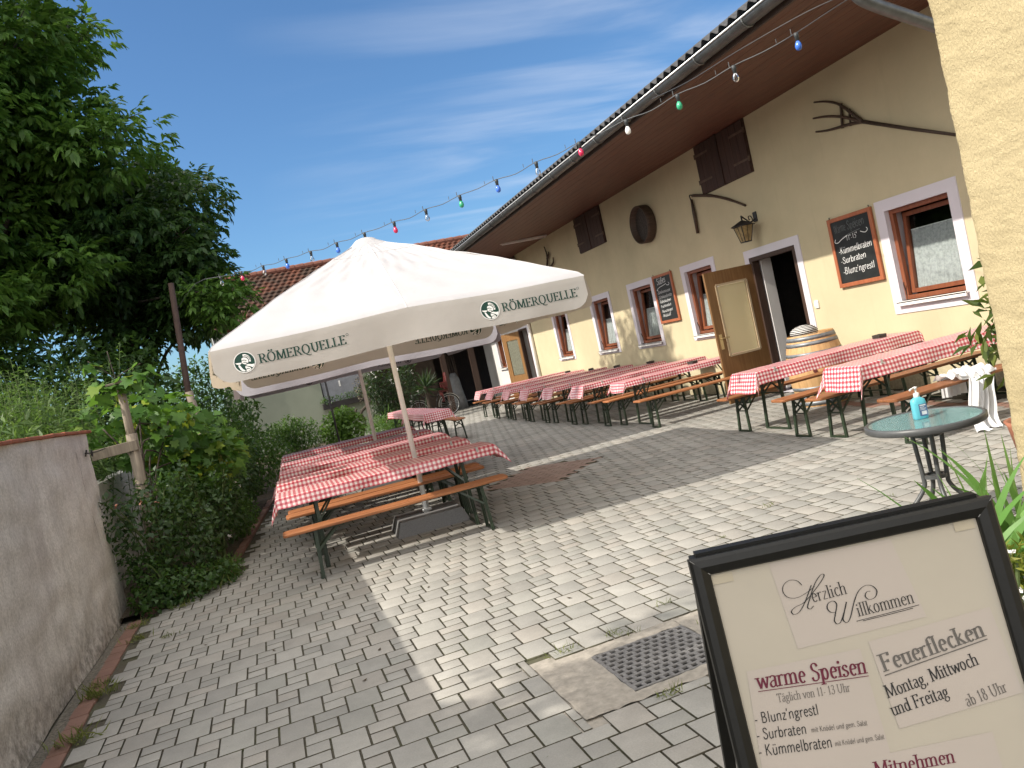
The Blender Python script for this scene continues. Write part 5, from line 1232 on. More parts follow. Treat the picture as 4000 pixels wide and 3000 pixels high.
    for sy in (-1, 1):
        pl = [(-bx, 0), (bx, 0), (bt, hh), (-bt, hh)]; y0, y1 = (.035, .33) if sy > 0 else (-.33, -.035); tt = .06 if sy > 0 else 0
        vs = [W(x, y0+(0 if sy > 0 else (0 if z == 0 else .06)), z) for x, z in pl]+[W(x, y1-(0 if sy < 0 else (0 if z == 0 else .06)), z) for x, z in pl]
        m.add(vs, [(0, 1, 2, 3), (4, 7, 6, 5), (0, 4, 5, 1), (1, 5, 6, 2), (2, 6, 7, 3), (3, 7, 4, 0)])
    B_ = m.build('base', M_STONE, T)
    m = MB(); m.box((cx, cy, .10), (.56, .06, .05)); m.box((cx, cy, .18), (.1, .09, .03), bev=.006); m.tube([(cx, cy, .08), (cx, cy, .34)], .036, 14); m.build('socket', simple('galvanised steel', (.35, .36, .37), .4, .2, 12, metal=.6), T)
    return T
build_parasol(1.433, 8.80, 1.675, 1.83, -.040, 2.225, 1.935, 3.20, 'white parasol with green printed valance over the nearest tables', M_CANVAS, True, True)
build_parasol(1.575, 13.1, 1.84, 1.90, -.01, 2.13, 1.865, 2.98, 'lilac white parasol standing behind the printed one', M_CANVAS2, False, True)

# ============================================================ STRING OF BULBS
def build_string():
    t = thing('string_lights', 'string of coloured bulbs sagging across the yard from the eaves to the trees', 'string lights', (0, 0, 0)); t.location = (2.2, 8.8, 3.4)
    def pos(q): return Vector((4.51-4.66*q, 5.28+7.12*q, 3.60-.752*q+.802*q*q))
    W = MB(); pts = [Vector((5.50, 5.66, 4.00)), Vector((5.0, 5.46, 3.80))]
    for i in range(17):
        a = pos(i/16); pts.append(a)
        if i < 16: b = pos((i+.5)/16); pts.append(b+Vector((0, 0, -.012-.008*(i % 3))))
    pts += [pos(1.08)-Vector((0, 0, .02)), Vector((-1.0, 14.9, 3.62))]
    W.tube(spline(pts, 3), .0042, 6); W.tube(spline([(5.5, 5.63, 4.03), (5.2, 5.9, 4.0), (4.95, 6.6, 3.98), (5.2, 7.9, 4.16), (5.36, 9.0, 4.35)], 5), .004, 5)
    for i in range(17):
        a = pos(i/16); W.tube([a+Vector((-.02, .03, -.005)), a+Vector((-.02, .03, .045))], .004, 4)
        a = pos(min(1, (i+.3)/16)); W.tube([a, a+Vector((0, 0, .035))], .003, 4)
    W.build('wire', simple('grey cable', (.06, .065, .07), .5), t)
    cols = {'blue': (.04, .14, .55), 'clear': None, 'green': (.03, .32, .16), 'white': (.75, .73, .70), 'red': (.55, .02, .08)}
    ms = {}
    for c_, v in cols.items():
        if v: ms[c_] = simple(c_+' bulb glass', v, .15, .02, spec=.6)
        else: ms[c_] = mat_glass('clear bulb glass', (.93, .93, .93), .10, .03)
    sock = simple('black socket', (.03, .034, .036), .5)
    order = ['blue', 'clear', 'green', 'white', 'red', 'clear', 'blue', 'green', 'clear', 'red', 'red', 'blue', 'clear', 'blue', 'clear', 'red', 'clear']
    for i in range(17):
        p = pos(i/16); m = MB(); r = .0255
        m.lathe([(.012, -.058), (.014, -.068), (.022, -.080), (r, -.098), (r, -.108), (.022, -.124), (.010, -.134), (.001, -.136)], p, 16); B = m.build('bulb', ms[order[i]], t, True); B['label'] = order[i]+' bulb'
        m = MB(); m.lathe([(.010, .004), (.018, .002), (.019, -.030), (.016, -.034), (.016, -.060), (.012, -.062)], p, 12); m.build('socket', sock, B, True)
build_string()

# ============================================================ WELCOME SIGN
def build_sign():
    TL = Vector((.77, 1.54, 1.155)); U = Vector((.947, -.321, 0)).normalized(); n0 = Vector((-.321, -.947, 0)).normalized(); tl = R(10)
    D = Vector((0, 0, -1))*math.cos(tl)+n0*math.sin(tl); N = D.cross(U).normalized()
    if N.y > 0: N = -N
    S = lambda u, v, o=0.: tuple(TL+U*u+D*v+N*o)
    t = thing('welcome_sign', 'black framed pavement sign with a cream Herzlich Willkommen menu poster', 'sign', (1.06, 1.35, 0)); w, h = .648, 1.14
    # snap frame: mitred profile
    prof = [(0, -.018), (0, .004), (.006, .010), (.020, .012), (.036, .004), (.039, .0), (.039, -.018)]
    m = MB(); cor = [((0, 0), (1, 1)), ((w, 0), (-1, 1)), ((w, h), (-1, -1)), ((0, h), (1, -1))]
    for i in range(4):
        (p, d), (q, e) = cor[i], cor[(i+1) % 4]
        a = [S(p[0]+d[0]*s, p[1]+d[1]*s, o) for s, o in prof]; b = [S(q[0]+e[0]*s, q[1]+e[1]*s, o) for s, o in prof]
        k = len(prof); m.add(a+b, [(j, j+1, k+j+1, k+j) for j in range(k-1)])
    F = m.build('frame', M_BLACK, t)
    m = MB(); e = .0012
    for (x0, y0, x1, y1) in ((0.001, .001, .038, .038), (w-.001, .001, w-.038, .038)):
        for q in strip([(x0, y0), (x1, y1)], lambda t_: .0015):
            m.quad(*[S(u, v, .0125-abs(u-x0)*.22) for u, v in q])
    m.build('mitre_joint', simple('grey joint', (.2, .2, .19), .5), F)
    m = MB(); m.quad(S(.03, .03, -.008), S(.03, h-.03, -.008), S(w-.03, h-.03, -.008), S(w-.03, .03, -.008)); m.quad(S(w-.01, .01, -.017), S(w-.01, h-.01, -.017), S(.01, h-.01, -.017), S(.01, .01, -.017)); P = m.build('poster', M_PAPER, t)
    m = MB(); sh = lambda pts, o: m.add([S(u, v, o) for u, v in pts], [tuple(range(len(pts)))])
    sh([(.165, .042), (.425, .045), (.455, .215), (.18, .225)], -.0070); sh([(.065, .248), (.305, .25), (.31, .47), (.045, .47)], -.0068); sh([(.325, .24), (.585, .222), (.602, .40), (.34, .42)], -.0066); sh([(.12, .462), (.52, .462), (.52, .8), (.12, .8)], -.0064)
    m.build('sheet', M_PAPER2, P)
    tape = simple('yellowed tape', (.405, .355, .262), .35, .03)
    for x0, y0, x1, y1 in ((.04, .042, .085, .062), (.56, .036, .603, .060)):
        m = MB(); m.quad(S(x0, y0, -.0062), S(x0, y1, -.0062), S(x1, y1, -.0062), S(x1, y0, -.0062)); m.build('tape', tape, P)
    fn = lambda x, y, e=0.: S(x, -y, -.0052+e*3)
    k, g, r = M_INK, M_INKGREY, M_INKRED
    def T(mat, s, a, b, cap, **kw):
        mb = MB(); put_text(mb, s, (a[0], -a[1]), (b[0], -b[1]), cap, fn, **kw); return mb.build('lettering', mat, P)
    T(k, 'erzlich', (.2335, .139), (.309, .136), .027, thick=.10, thin=.035); T(k, 'illkommen', (.318, .1865), (.439, .1825), .0275, thick=.10, thin=.035)
    kf = MB()
    def sc(pts, wmax=.0026, wmin=.0008):
        for q in strip([(u, -v) for u, v in spline(pts, 8)], lambda d: wmin+(wmax-wmin)*abs(d[1])**2): kf.quad(*[fn(*p) for p in q])
    sc([(.221, .100), (.213, .089), (.198, .085), (.184, .092), (.179, .105), (.186, .118), (.203, .123), (.224, .118), (.246, .108)], .0018); sc([(.240, .104), (.229, .120), (.216, .138), (.202, .152), (.190, .155), (.186, .148), (.196, .141), (.215, .136), (.236, .122), (.258, .104), (.270, .092), (.270, .087), (.262, .089), (.246, .105), (.230, .130), (.221, .146), (.226, .151), (.234, .146)])
    sc([(.276, .168), (.265, .166), (.260, .156), (.265, .147), (.276, .145), (.281, .153), (.274, .170), (.268, .184), (.272, .192), (.281, .188), (.294, .168), (.302, .152)]); sc([(.302, .152), (.292, .172), (.286, .186), (.292, .193), (.302, .184), (.316, .158), (.330, .138), (.347, .128), (.362, .131), (.369, .143), (.362, .155), (.349, .157), (.343, .149), (.348, .141), (.356, .141)])
    for a, b in (((.312, .1945), (.446, .1885)), ((.325, .1965), (.432, .1925))):
        for q in strip([(a[0], -a[1]), ((a[0]+b[0])/2, -(a[1]+b[1])/2-.0004), (b[0], -b[1])], lambda d: .0012): kf.quad(*[fn(*p) for p in q])
    kf.build('script_capitals', M_INK, P)
    def ul(mat, a, b, w_):
        mb = MB()
        for q in strip([(a[0], -a[1]), (b[0], -b[1])], lambda d: w_): mb.quad(*[fn(*p) for p in q])
        mb.build('underline', mat, P)
    T(r, 'warme Speisen', (.079, .2865), (.306, .3005), .035, thick=.15, thin=.06); ul(r, (.078, .2915), (.307, .306), .0014)
    T(g, 'Täglich von 11- 13 Uhr', (.112, .3205), (.263, .3285), .0175, thick=.10, thin=.05)
    T(g, 'Feuerflecken', (.339, .305), (.561, .277), .036, thick=.16, thin=.06); ul(g, (.339, .312), (.562, .283), .0022)
    T(k, 'Montag, Mittwoch', (.333, .357), (.532, .3285), .026, thick=.13, thin=.055); T(k, 'und Freitag', (.334, .393), (.456, .3785), .026, thick=.13, thin=.055); T(g, 'ab 18 Uhr', (.485, .405), (.573, .3915), .023, thick=.11, thin=.05)
    T(k, "- Blunz'ngrestl", (.056, .353), (.189, .360), .0215, thick=.10, thin=.09, serif=False); T(k, '- Surbraten', (.052, .3845), (.155, .392), .0215, thick=.10, thin=.09, serif=False); T(k, '- Kümmelbraten', (.048, .417), (.199, .428), .0225, thick=.10, thin=.09, serif=False)
    T(g, 'mit Knödel und gem. Salat', (.164, .392), (.279, .400), .0105, thick=.11, thin=.09, serif=False); T(g, 'mit Knödel und gem. Salat', (.204, .4275), (.305, .433), .0105, thick=.11, thin=.09, serif=False)
    T(r, 'Mitnehmen', (.268, .500), (.432, .505), .028, thick=.14, thin=.055)
    # rear support frame
    q = D.copy(); B = -n0*math.sin(R(16))+Vector((0, 0, -1))*math.cos(R(16)); m = MB(); b0 = TL+U*.02-N*.03; b1 = TL+U*(w-.02)-N*.03; L = b0.z/-B.z
    for p in (b0, b1): m.bar(p, p+B*(L-.005), .025, .02)
    m.bar(b0+B*(L-.03), b1+B*(L-.03), .025, .02); m.bar(b0, b1, .025, .02); m.build('rear_stand', M_BLACK, t)
build_sign()

# ============================================================ TREES, SHRUBS AND PLANTS
def build_trees():
    build_tree('walnut_tree', 'large bright green walnut tree filling the upper left corner', (-5.2, 16.8, 0), (-4.75, 16.2, 7.6), (3.4, 3.2, 4.9), 120, 21000, .175, .072, L_WALNUT, 21, 'trees beyond the garden wall', 7, (.20, .34), .24, cut=lambda p: p[2] > 3.5)
    build_tree('walnut_tree', 'darker walnut tree behind, reaching towards the barn roof', (-2.6, 18.6, 0), (-1.95, 18.2, 5.5), (2.1, 2.2, 2.3), 66, 12500, .145, .062, L_DARK, 37, 'trees beyond the garden wall', 7, (.24, .38), .2)
    build_tree('shade_tree', 'leafy tree rising behind the near stretch of garden wall', (-5.3, 1.3, 0), (-5, 1.25, 4.35), (2.3, 2.35, 2.35), 50, 5200, .15, .065, L_WALNUT, 53, 'trees beyond the garden wall', 5, (.3, .42), .2)
    t = thing('overhanging_branch', 'light green leafy branch hanging beside the parasol in front of the barn roof', 'branch', (-.3, 16.2, 3.2))
    leaves_obj('leaves', t, [(-.1, 16.2, 4.0, .25, .3, .2), (-.35, 16.2, 3.6, .3, .3, .3), (.12, 16.3, 3.75, .14, .2, .2), (-.6, 16.2, 4.0, .35, .3, .3)], 150, .15, .06, L_WALNUT, 71, .1, 7)
    m = MB(); m.tube(spline([(-1.8, 17.2, 4.2), (-.8, 16.5, 4.1), (-.1, 16.2, 3.9), (.3, 16.2, 3.75)], 5), [.03-.0014*i for i in range(16)], 6); m.build('branch', L_BARK, t, True)
build_trees()

def stems_plant(t, n, cx, cy, rx, ry, h0, h1, rng, leafL, leafW, mat, per=26, lean=.15, base=0., stem_r=.005, start=.25):
    V, D, Nn, Ls = [], [], [], []; m = MB()
    for i in range(n):
        a = rng.uniform(0, 2*PI); q = math.sqrt(rng.uniform(0, 1)); p = Vector((cx+rx*q*math.cos(a), cy+ry*q*math.sin(a), base)); h = rng.uniform(h0, h1)
        e = p+Vector((rng.normal(0, lean)*h, rng.normal(0, lean)*h, h)); mid = p.lerp(e, .55)+Vector((0, 0, .06*h)); sp = spline([p, mid, e], 5); m.tube(sp, [stem_r*(1-.6*k/len(sp)) for k in range(len(sp))], 4, cap=False)
        for k in range(per):
            u = start+(1-start)*k/per; f = u*(len(sp)-1); j = min(int(f), len(sp)-2); b = sp[j]+(sp[j+1]-sp[j])*(f-j); az = k*2.4+i; el = rng.uniform(-.2, .7)
            d = Vector((math.cos(az)*math.cos(el), math.sin(az)*math.cos(el), math.sin(el))); V.append(b); D.append(tuple(d)); Nn.append((rng.normal(0, .3), rng.normal(0, .3), 1)); Ls.append(leafL*rng.uniform(.6, 1.2)*(1.15-.5*u))
    m.build('stems', L_STEM, t)
    L = np.array(Ls); v, f = leaf_mesh(np.array([tuple(p) for p in V]), unit(np.array(D)), unit(np.array(Nn)), L, L*leafW/leafL, .25); link_mesh('leaves', v.astype(np.float32), f, mat, t)
def build_plants():
    rng = np.random.default_rng(99)
    t = thing('tall_weeds', 'thicket of tall narrow leaved stems rising behind the garden wall', 'weeds', (-3.2, 11, 0)); t['kind'] = 'stuff'
    leaves_obj('low_leaves', t, [(-2.5, 10, 1.5, .8, 1.2, .8), (-3.2, 11.2, 1.6, 1.2, 1.5, 1.0), (-4.2, 11.5, 1.6, 1.2, 1.8, 1.0), (-2.3, 8.8, 1.6, .5, .7, .5)], 9000, .13, .026, L_WEED, 14, .1)
    stems_plant(t, 460, -3.3, 11.2, 1.5, 2.6, 1.7, 2.9, rng, .16, .030, L_WEED, 44, .08, 0, .005, .3)
    t = thing('thicket', 'dark green bushes filling the garden behind the wall', 'bushes', (-4, 15, 0)); t['kind'] = 'stuff'
    leaves_obj('foliage', t, [(-5.5, 15, 1.5, 2, 1.4, 1.8), (-3.6, 15.2, 1.6, 1.5, 1.2, 1.8), (-2.2, 15.5, 1.5, 1.1, 1.2, 1.6), (-7.5, 14, 1.8, 2, 2, 2), (-4.5, 14, 2.4, 1.2, .8, .9), (-3, 14.3, 2.3, .8, .7, .8), (-2.0, 14.6, 2.0, .5, .5, .7), (-4.5, 14.6, 3.1, 1.5, .8, .9), (-2.9, 14.9, 2.9, .9, .7, .8), (-1.95, 15.2, 2.6, .5, .6, .8), (-6.3, 14.5, 3.3, 1.6, .8, 1.0), (-1.2, 19.5, 1.4, 1.2, 1, 1.6), (-3, 20, 1.6, 2, 1, 1.6), (-1.5, 22.5, 1.6, 1.3, 1, 1.8)], 36000, .13, .062, L_DARK, 5, .3)
    # grape vine on the post
    t = thing('grape_vine', 'grape vine with broad light leaves climbing over the wooden post', 'vine', (-1.2, 10.2, 0))
    bl = [(-1.30, 9.95, 1.98, .30, .25, .28), (-1.05, 10.1, 1.75, .40, .4, .35), (-.85, 10.5, 1.5, .40, .5, .42), (-.70, 11.0, 1.25, .38, .5, .45), (-.95, 10.6, 1.05, .42, .5, .45), (-1.75, 10.1, 1.85, .35, .4, .3), (-1.3, 10.6, 1.6, .5, .6, .5), (-.75, 11.6, 1.15, .38, .5, .5), (-1.15, 10.1, 1.25, .3, .3, .4), (-.62, 10.3, 1.2, .28, .3, .35)]
    r2 = np.random.default_rng(17); P, d = blob_points(bl, 860, r2, .45)
    P2, d2 = blob_points([(-1.42, 9.55, 2.58, .05, .05, .07), (-1.62, 9.5, 2.5, .06, .05, .08), (-1.12, 9.5, 2.4, .08, .05, .05), (-1.5, 9.5, 2.2, .2, .1, .12), (-1.2, 9.45, 2.28, .22, .08, .08)], 40, r2, .1); P = np.concatenate([P, P2]); d = np.concatenate([d, d2])
    D = unit(d*.8+r2.normal(size=d.shape)*.5+np.array([.1, -.2, -.55])); Nn = unit(d+np.array([.2, -.5, .7])+r2.normal(size=d.shape)*.35)
    side = unit(np.cross(D, Nn)); up = np.cross(side, D); s = (r2.uniform(.55, 1.25, 900)*.135)[:, None]
    out = [(0, 0), (-.42, -.12), (-.55, .22), (-.36, .36), (-.50, .72), (-.18, .68), (0, 1.02), (.18, .68), (.50, .72), (.36, .36), (.55, .22), (.42, -.12)]
    V = np.stack([P+side*s*x+D*s*y+up*s*(.18*abs(x)-.12*y*y) for x, y in out], 1).reshape(-1, 3); k = len(out); link_mesh('leaves', V.astype(np.float32), np.arange(900*k, dtype=np.int32).reshape(-1, k), L_VINE, t)
    m = MB(); rr = random.Random(2)
    for b in bl[:8]:
        m.tube(spline([(-1.36, 9.5, rr.uniform(.2, 1.2)), (-1.3, 9.7, rr.uniform(1, 1.8)), b[:3]], 5), [.016]*3+[.010]*8, 5)
    for q in [(-1.42, 9.55, 2.62), (-1.62, 9.5, 2.55), (-1.12, 9.5, 2.42)]: m.tube(spline([(-1.34, 9.55, 2.0), (-1.4, 9.55, 2.3), q], 5), .005, 4)
    m.build('stem', L_BARK, t, True)
    p = thing('trellis_post', 'weathered grey wooden trellis post with a cap board and short side arm', 'post', (-1.4, 9.5, 0))
    m = MB(); m.tube([(-1.45, 9.5, 0), (-1.41, 9.5, .8), (-1.375, 9.5, 1.7)], [.062, .06, .058], 12); m.tube([(-1.39, 9.53, 1.4), (-1.375, 9.53, 2.24)], [.045, .042], 10); m.build('post', M_OLDWOOD, p, True)
    m = MB(); m.box((-1.30, 9.5, 2.265), (.42, .09, .025), Matrix.Rotation(R(-3), 3, 'Y'), bev=.004); m.build('cap_board', M_OLDWOOD, p)
    m = MB(); m.box((-1.56, 9.44, 1.565), (.46, .045, .11), Matrix.Rotation(R(-2), 3, 'Y'), bev=.004); m.build('side_arm', M_OLDWOOD, p)
    m = MB()
    for z in (.45, .8, 1.15, 1.55): m.tube([(-1.42+.03*z+.066*math.cos(q*PI/6)-.02, 9.5+.066*math.sin(q*PI/6), z+.01*math.sin(q)) for q in range(13)], .004, 4, cap=False)
    m.build('wire_bands', M_IRON, p)
    m = MB(); m.tube([(-.84, 12.5, 0), (-.88, 12.5, 1.2), (-.94, 12.5, 2.12)], [.062, .06, .055], 10); tag(m.build('post', M_OLDWOOD, None, True), 'second grey post half hidden by the vine leaves', 'post')
    m = MB(); m.tube([(-1.25, 15, 0), (-1.14, 15, 2.2), (-1.0, 15, 4.1)], [.06, .055, .05], 10); tag(m.build('tall_pole', simple('brown pole', (.055, .032, .024), .8, .3), None, True), 'tall brown pole under the trees carrying the end of the bulb string', 'pole')
    m = MB(); m.tube([(1.43, 18.4, 0), (1.42, 18.4, 2.15)], .022, 8); tag(m.build('thin_pole', M_IRON, None, True), 'thin dark pole standing in the bed before the barn window', 'pole')
    # roses and low planting at the end of the wall
    g = 'shrubs along the left bed'
    def shrub(nm, lb, cat, loc, blobs, n, L, W, mat, seed, fl=None, shell=.25):
        t = thing(nm, lb, cat, loc, 0, g); leaves_obj('foliage', t, blobs, n, L, W, mat, seed, shell); m = MB(); r = random.Random(seed)
        for b in blobs:
            for _ in range(3): e = Vector(b[:3])+Vector((r.uniform(-.6, .6)*b[3], r.uniform(-.6, .6)*b[4], r.uniform(0, .7)*b[5])); s = Vector((loc[0]+r.uniform(-.1, .1), loc[1]+r.uniform(-.1, .1), loc[2])); m.tube(spline([s, s.lerp(e, .5)+Vector((0, 0, .1)), e], 4), [.012]*4+[.007]*5, 5)
        m.build('stems', L_STEM, t)
        if fl:
            r2 = np.random.default_rng(seed+5); P, d = blob_points(blobs, fl[0], r2, .93); P = P[P[:, 2] > loc[2]+.1]; Dd = unit(r2.normal(size=(len(P)*5, 3))); PP = np.repeat(P, 5, 0); v, f = leaf_mesh(PP, Dd, unit(r2.normal(size=Dd.shape)), fl[1], fl[1]*.8, .0); link_mesh('flowers', v.astype(np.float32), f, fl[2], t)
        return t
    M_PINK = simple('salmon petal', (.55, .25, .18), .6); M_PETAL = simple('white petal', (.68, .66, .64), .6)
    shrub('rose_bush', 'dark rose bush with a salmon flower at the end of the garden wall', 'bush', (-1.25, 8.95, 0), [(-1.35, 8.8, .65, .36, .3, .5), (-1.05, 9.0, .55, .36, .35, .5), (-1.55, 8.6, .95, .14, .15, .25), (-1.2, 9.2, 1.0, .28, .25, .3)], 1500, .065, .042, L_ROSE, 41, (4, .035, M_PINK))
    shrub('rose_bush', 'taller dark rose bush below the trellis post', 'bush', (-.85, 9.9, 0), [(-.95, 9.7, .6, .35, .35, .5), (-.72, 10.1, .7, .32, .35, .5), (-1.0, 9.5, 1.1, .15, .15, .25), (-.6, 9.9, .9, .12, .15, .3)], 1500, .065, .042, L_ROSE, 43, (3, .035, M_PETAL))
    shrub('ground_cover', 'low dark creeping plants at the corner of the bed', 'ground cover', (-1.25, 8.5, 0), [(-1.35, 8.35, .14, .22, .2, .2), (-1.1, 8.5, .15, .3, .25, .18), (-.85, 8.75, .12, .25, .25, .14), (-1.4, 8.6, .3, .2, .2, .25)], 1500, .055, .036, L_DARK, 45)
    shrub('herb_clump', 'bright low herb clump spilling over the brick kerb', 'plant', (-.72, 9.1, 0), [(-.74, 9.0, .1, .2, .25, .12), (-.70, 9.35, .09, .14, .2, .1)], 900, .04, .012, L_HEDGE, 46)
    shrub('low_shrub', 'yellowish low shrub beside the brick kerb', 'shrub', (-.6, 11.4, 0), [(-.62, 11.2, .35, .25, .4, .28), (-.6, 11.8, .3, .25, .4, .25)], 1100, .055, .025, L_HEDGE, 47)
    shrub('dark_shrub', 'dense dark shrub behind the vine near the parasol table ends', 'shrub', (-.75, 13.4, 0), [(-.8, 12.9, .7, .45, .6, .65), (-.65, 13.8, .75, .45, .6, .6), (-1.2, 13.2, 1.1, .6, .7, .7), (-.9, 14.6, .8, .5, .6, .7)], 4200, .085, .045, L_ROSE, 48)
    shrub('bushy_shrub', 'mid green bushy shrub behind the far parasol table', 'shrub', (-.4, 16.3, 0), [(-.5, 16.2, .8, .55, .5, .7), (-.05, 16.6, .7, .45, .4, .6), (-.7, 17, 1.2, .5, .5, .6)], 2600, .085, .04, L_HEDGE, 49)
    shrub('bushy_shrub', 'rounded green shrub in front of the barn wall', 'shrub', (.5, 20.6, 0), [(.25, 20.6, .65, .5, .4, .6), (.85, 20.7, .7, .45, .4, .5), (.5, 20.6, .95, .4, .35, .4)], 2600, .095, .036, L_HEDGE, 50)
    shrub('bushy_shrub', 'light yellow green shrub below the barn flower box', 'shrub', (1.75, 20.4, 0), [(1.55, 20.4, .7, .38, .35, .45), (1.95, 20.4, .75, .36, .35, .45), (1.75, 20.4, 1.0, .3, .3, .25)], 1700, .10, .06, leafmat('fresh leaf', (.07, .15, .02), (.13, .23, .04), .4), 51)
    shrub('spiky_plant', 'spreading leafy plant beside the small checked tables', 'plant', (2.7, 21.5, 0), [(2.7, 21.4, .35, .5, .5, .35), (3.2, 22.5, .4, .4, .5, .35)], 900, .22, .03, L_HEDGE, 52)
    shrub('oleander', 'dark oleander with white flowers in front of the shed', 'shrub', (3.9, 25.2, 0), [(3.5, 25.2, 1.3, .5, .4, .8), (4.2, 25.2, 1.35, .5, .4, .8), (3.8, 25.1, .7, .6, .4, .6), (4.5, 25.4, 1.7, .3, .3, .4), (3.3, 25, 1.6, .3, .3, .4)], 3400, .13, .03, leafmat('oleander leaf', (.010, .024, .010), (.022, .042, .016), .2), 53, (30, .06, M_PETAL))
    t = thing('yucca', 'spiky dark yucca behind the bicycle', 'plant', (5.2, 26.6, 0), 0, g); r2 = np.random.default_rng(6); n = 90; d = unit(r2.normal(size=(n, 3))*np.array([1, .8, .6])+np.array([0, 0, .35])); v, f = leaf_mesh(np.tile(np.array([[5.2, 26.6, 1.1]]), (n, 1)), d, unit(r2.normal(size=(n, 3))), r2.uniform(.5, .85, n), (.05), .15); link_mesh('leaves', v.astype(np.float32), f, MATS['oleander leaf'], t); m = MB(); m.tube([(5.2, 26.6, 0), (5.2, 26.6, 1.15)], .06, 8); m.build('stem', L_BARK, t)
    t = thing('gnarled_stem', 'gnarled climbing stem against the barn wall corner', 'plant', (3.0, 26.5, 0), 0, g); m = MB(); m.tube(spline([(2.75, 26.2, 0), (2.95, 26.2, .5), (2.9, 26.2, .8), (3.3, 26.3, 1.1), (3.35, 26.4, 1.7)], 5), .05, 7); m.tube(spline([(2.95, 26.2, .6), (2.75, 26.2, .85), (2.8, 26.2, .95)], 4), .035, 6); m.build('stem', L_BARK, t, True); leaves_obj('dry_leaves', t, [(3.2, 26.3, 1.5, .35, .25, .55)], 420, .08, .04, simple('dry leaf', (.10, .085, .06), .9), 57, .2)
    # right side: iris bed and potted laurel
    t = thing('planter', 'dark planter bed with iris and flowers beside the welcome sign', 'planter', (2.6, 2.1, 0)); m = MB()
    m.box((2.16, 2.0, .15), (.05, 1.7, .30), bev=.01); m.box((2.62, 2.86, .15), (.95, .05, .30), bev=.01); m.build('rim', M_BLACK, t); m = MB(); m.quad((2.18, 1.1, .27), (3.11, 1.1, .27), (3.11, 2.84, .27), (2.18, 2.84, .27)); m.build('soil', M_SOIL, t)
    ir = np.random.default_rng(12)
    for q, (cx, cy, n, h) in enumerate(((2.50, 2.50, 20, .60), (2.86, 2.60, 20, .64), (2.36, 2.30, 14, .50))):
        t = thing('iris', ('iris clump with long sword leaves just behind the sign corner', 'iris clump with tall sword leaves against the stucco corner', 'low iris clump at the front of the planter')[q], 'plant', (cx, cy, .27), 0, 'iris clumps'); m = MB()
        for k in range(n):
            az = ir.uniform(0, 2*PI); ln = ir.uniform(.12, .6); L = h*ir.uniform(.6, 1.1); b = Vector((cx+ir.normal(0, .05), cy+ir.normal(0, .05), .27)); dx, dy = math.cos(az)*ln, math.sin(az)*ln; wv = ir.uniform(.022, .033); sd = Vector((-math.sin(az+1.1), math.cos(az+1.1), 0)); pts = []; o = len(m.v)
            for i in range(9):
                u = i/8; c = b+Vector((dx*u*u*L*1.2, dy*u*u*L*1.2, L*(u-.18*ln*u**3))); ww = wv*(1-u**3)*(.75+.5*u*(1-u)); pts += [c-sd*ww, c+sd*ww+Vector((0, 0, .002))]
            m.add(pts, [(2*i, 2*i+1, 2*i+3, 2*i+2) for i in range(8)])
        m.build('leaves', L_IRIS, t, True)
    g = 'flowers in the planter'
    shrub('candytuft', 'white flowering cushion plant in the planter by the iris', 'flowers', (2.22, 2.12, .27), [(2.36, 2.20, .47, .15, .13, .15), (2.42, 2.05, .44, .14, .14, .14)], 1500, .05, .013, L_LIME, 61, (110, .018, simple('bright white petal', (.78, .77, .76), .6)))
    shrub('yellow_sedum', 'yellow green cushion plant with orange tips below the white flowers', 'flowers', (2.12, 1.90, .27), [(2.28, 1.95, .38, .15, .14, .13), (2.36, 1.84, .38, .13, .12, .12)], 1600, .045, .013, L_LIME, 62, (26, .016, simple('orange bloom', (.55, .16, .04), .6)))
    t = shrub('potted_laurel', 'glossy laurel bush peeking out behind the stucco corner', 'bush', (5.3, 4.55, .3), [(5.12, 4.6, 1.05, .20, .2, .22), (5.32, 4.55, 1.3, .2, .2, .35), (5.3, 4.6, .8, .2, .2, .2), (5.38, 4.6, 1.75, .10, .12, .22)], 230, .14, .045, L_LAUREL, 63)
    m = MB(); m.lathe([(.15, 0), (.2, .3), (.22, .34), (.19, .34), (.17, .3)], (5.3, 4.55, 0), 24); m.build('pot', simple('terracotta', (.30, .12, .07), .8, .2), t, True)
    # weeds in the joints
    V, D = [], []; wr = np.random.default_rng(8)
    spots = [(1.22, 4.17, .05, 26), (1.55, 4.16, .04, 22), (1.62, 4.10, .03, 14), (1.42, 3.31, .045, 34), (1.80, 3.28, .04, 26), (2.02, 3.9, .04, 20), (1.98, 4.35, .04, 18), (-1.44, 5.3, .08, 70), (-1.46, 6.1, .09, 80), (-1.5, 6.35, .06, 60), (-1.44, 4.6, .07, 60), (-1.4, 7.4, .07, 50), (-1.46, 7.9, .06, 40), (-.9, 8.6, .10, 60), (-.75, 9.0, .08, 50), (-1.1, 8.2, .06, 40), (-1.2, 4.4, .05, 40), (-1.15, 7.2, .05, 30), (3.6, 5.6, .04, 16), (2.9, 5.2, .03, 12), (3.4, 4.4, .03, 14), (4.2, 4.9, .03, 12)]
    for x, y, s, n in spots:
        for _ in range(n): V.append((x+wr.normal(0, s*.8), y+wr.normal(0, s*.35), 0)); D.append((wr.normal(0, .7), wr.normal(0, .7), 1, s))
    for _ in range(1700): V.append((wr.uniform(-1.4, 7), wr.uniform(3, 11), -.004)); D.append((wr.normal(0, .8), wr.normal(0, .8), .6, .012))
    V = np.array(V); D = np.array(D); v, f = leaf_mesh(V, unit(D[:, :3]), unit(wr.normal(size=(len(V), 3))), D[:, 3]*wr.uniform(.5, 1.6, len(V)), np.minimum(.010, D[:, 3]*.12), .4)
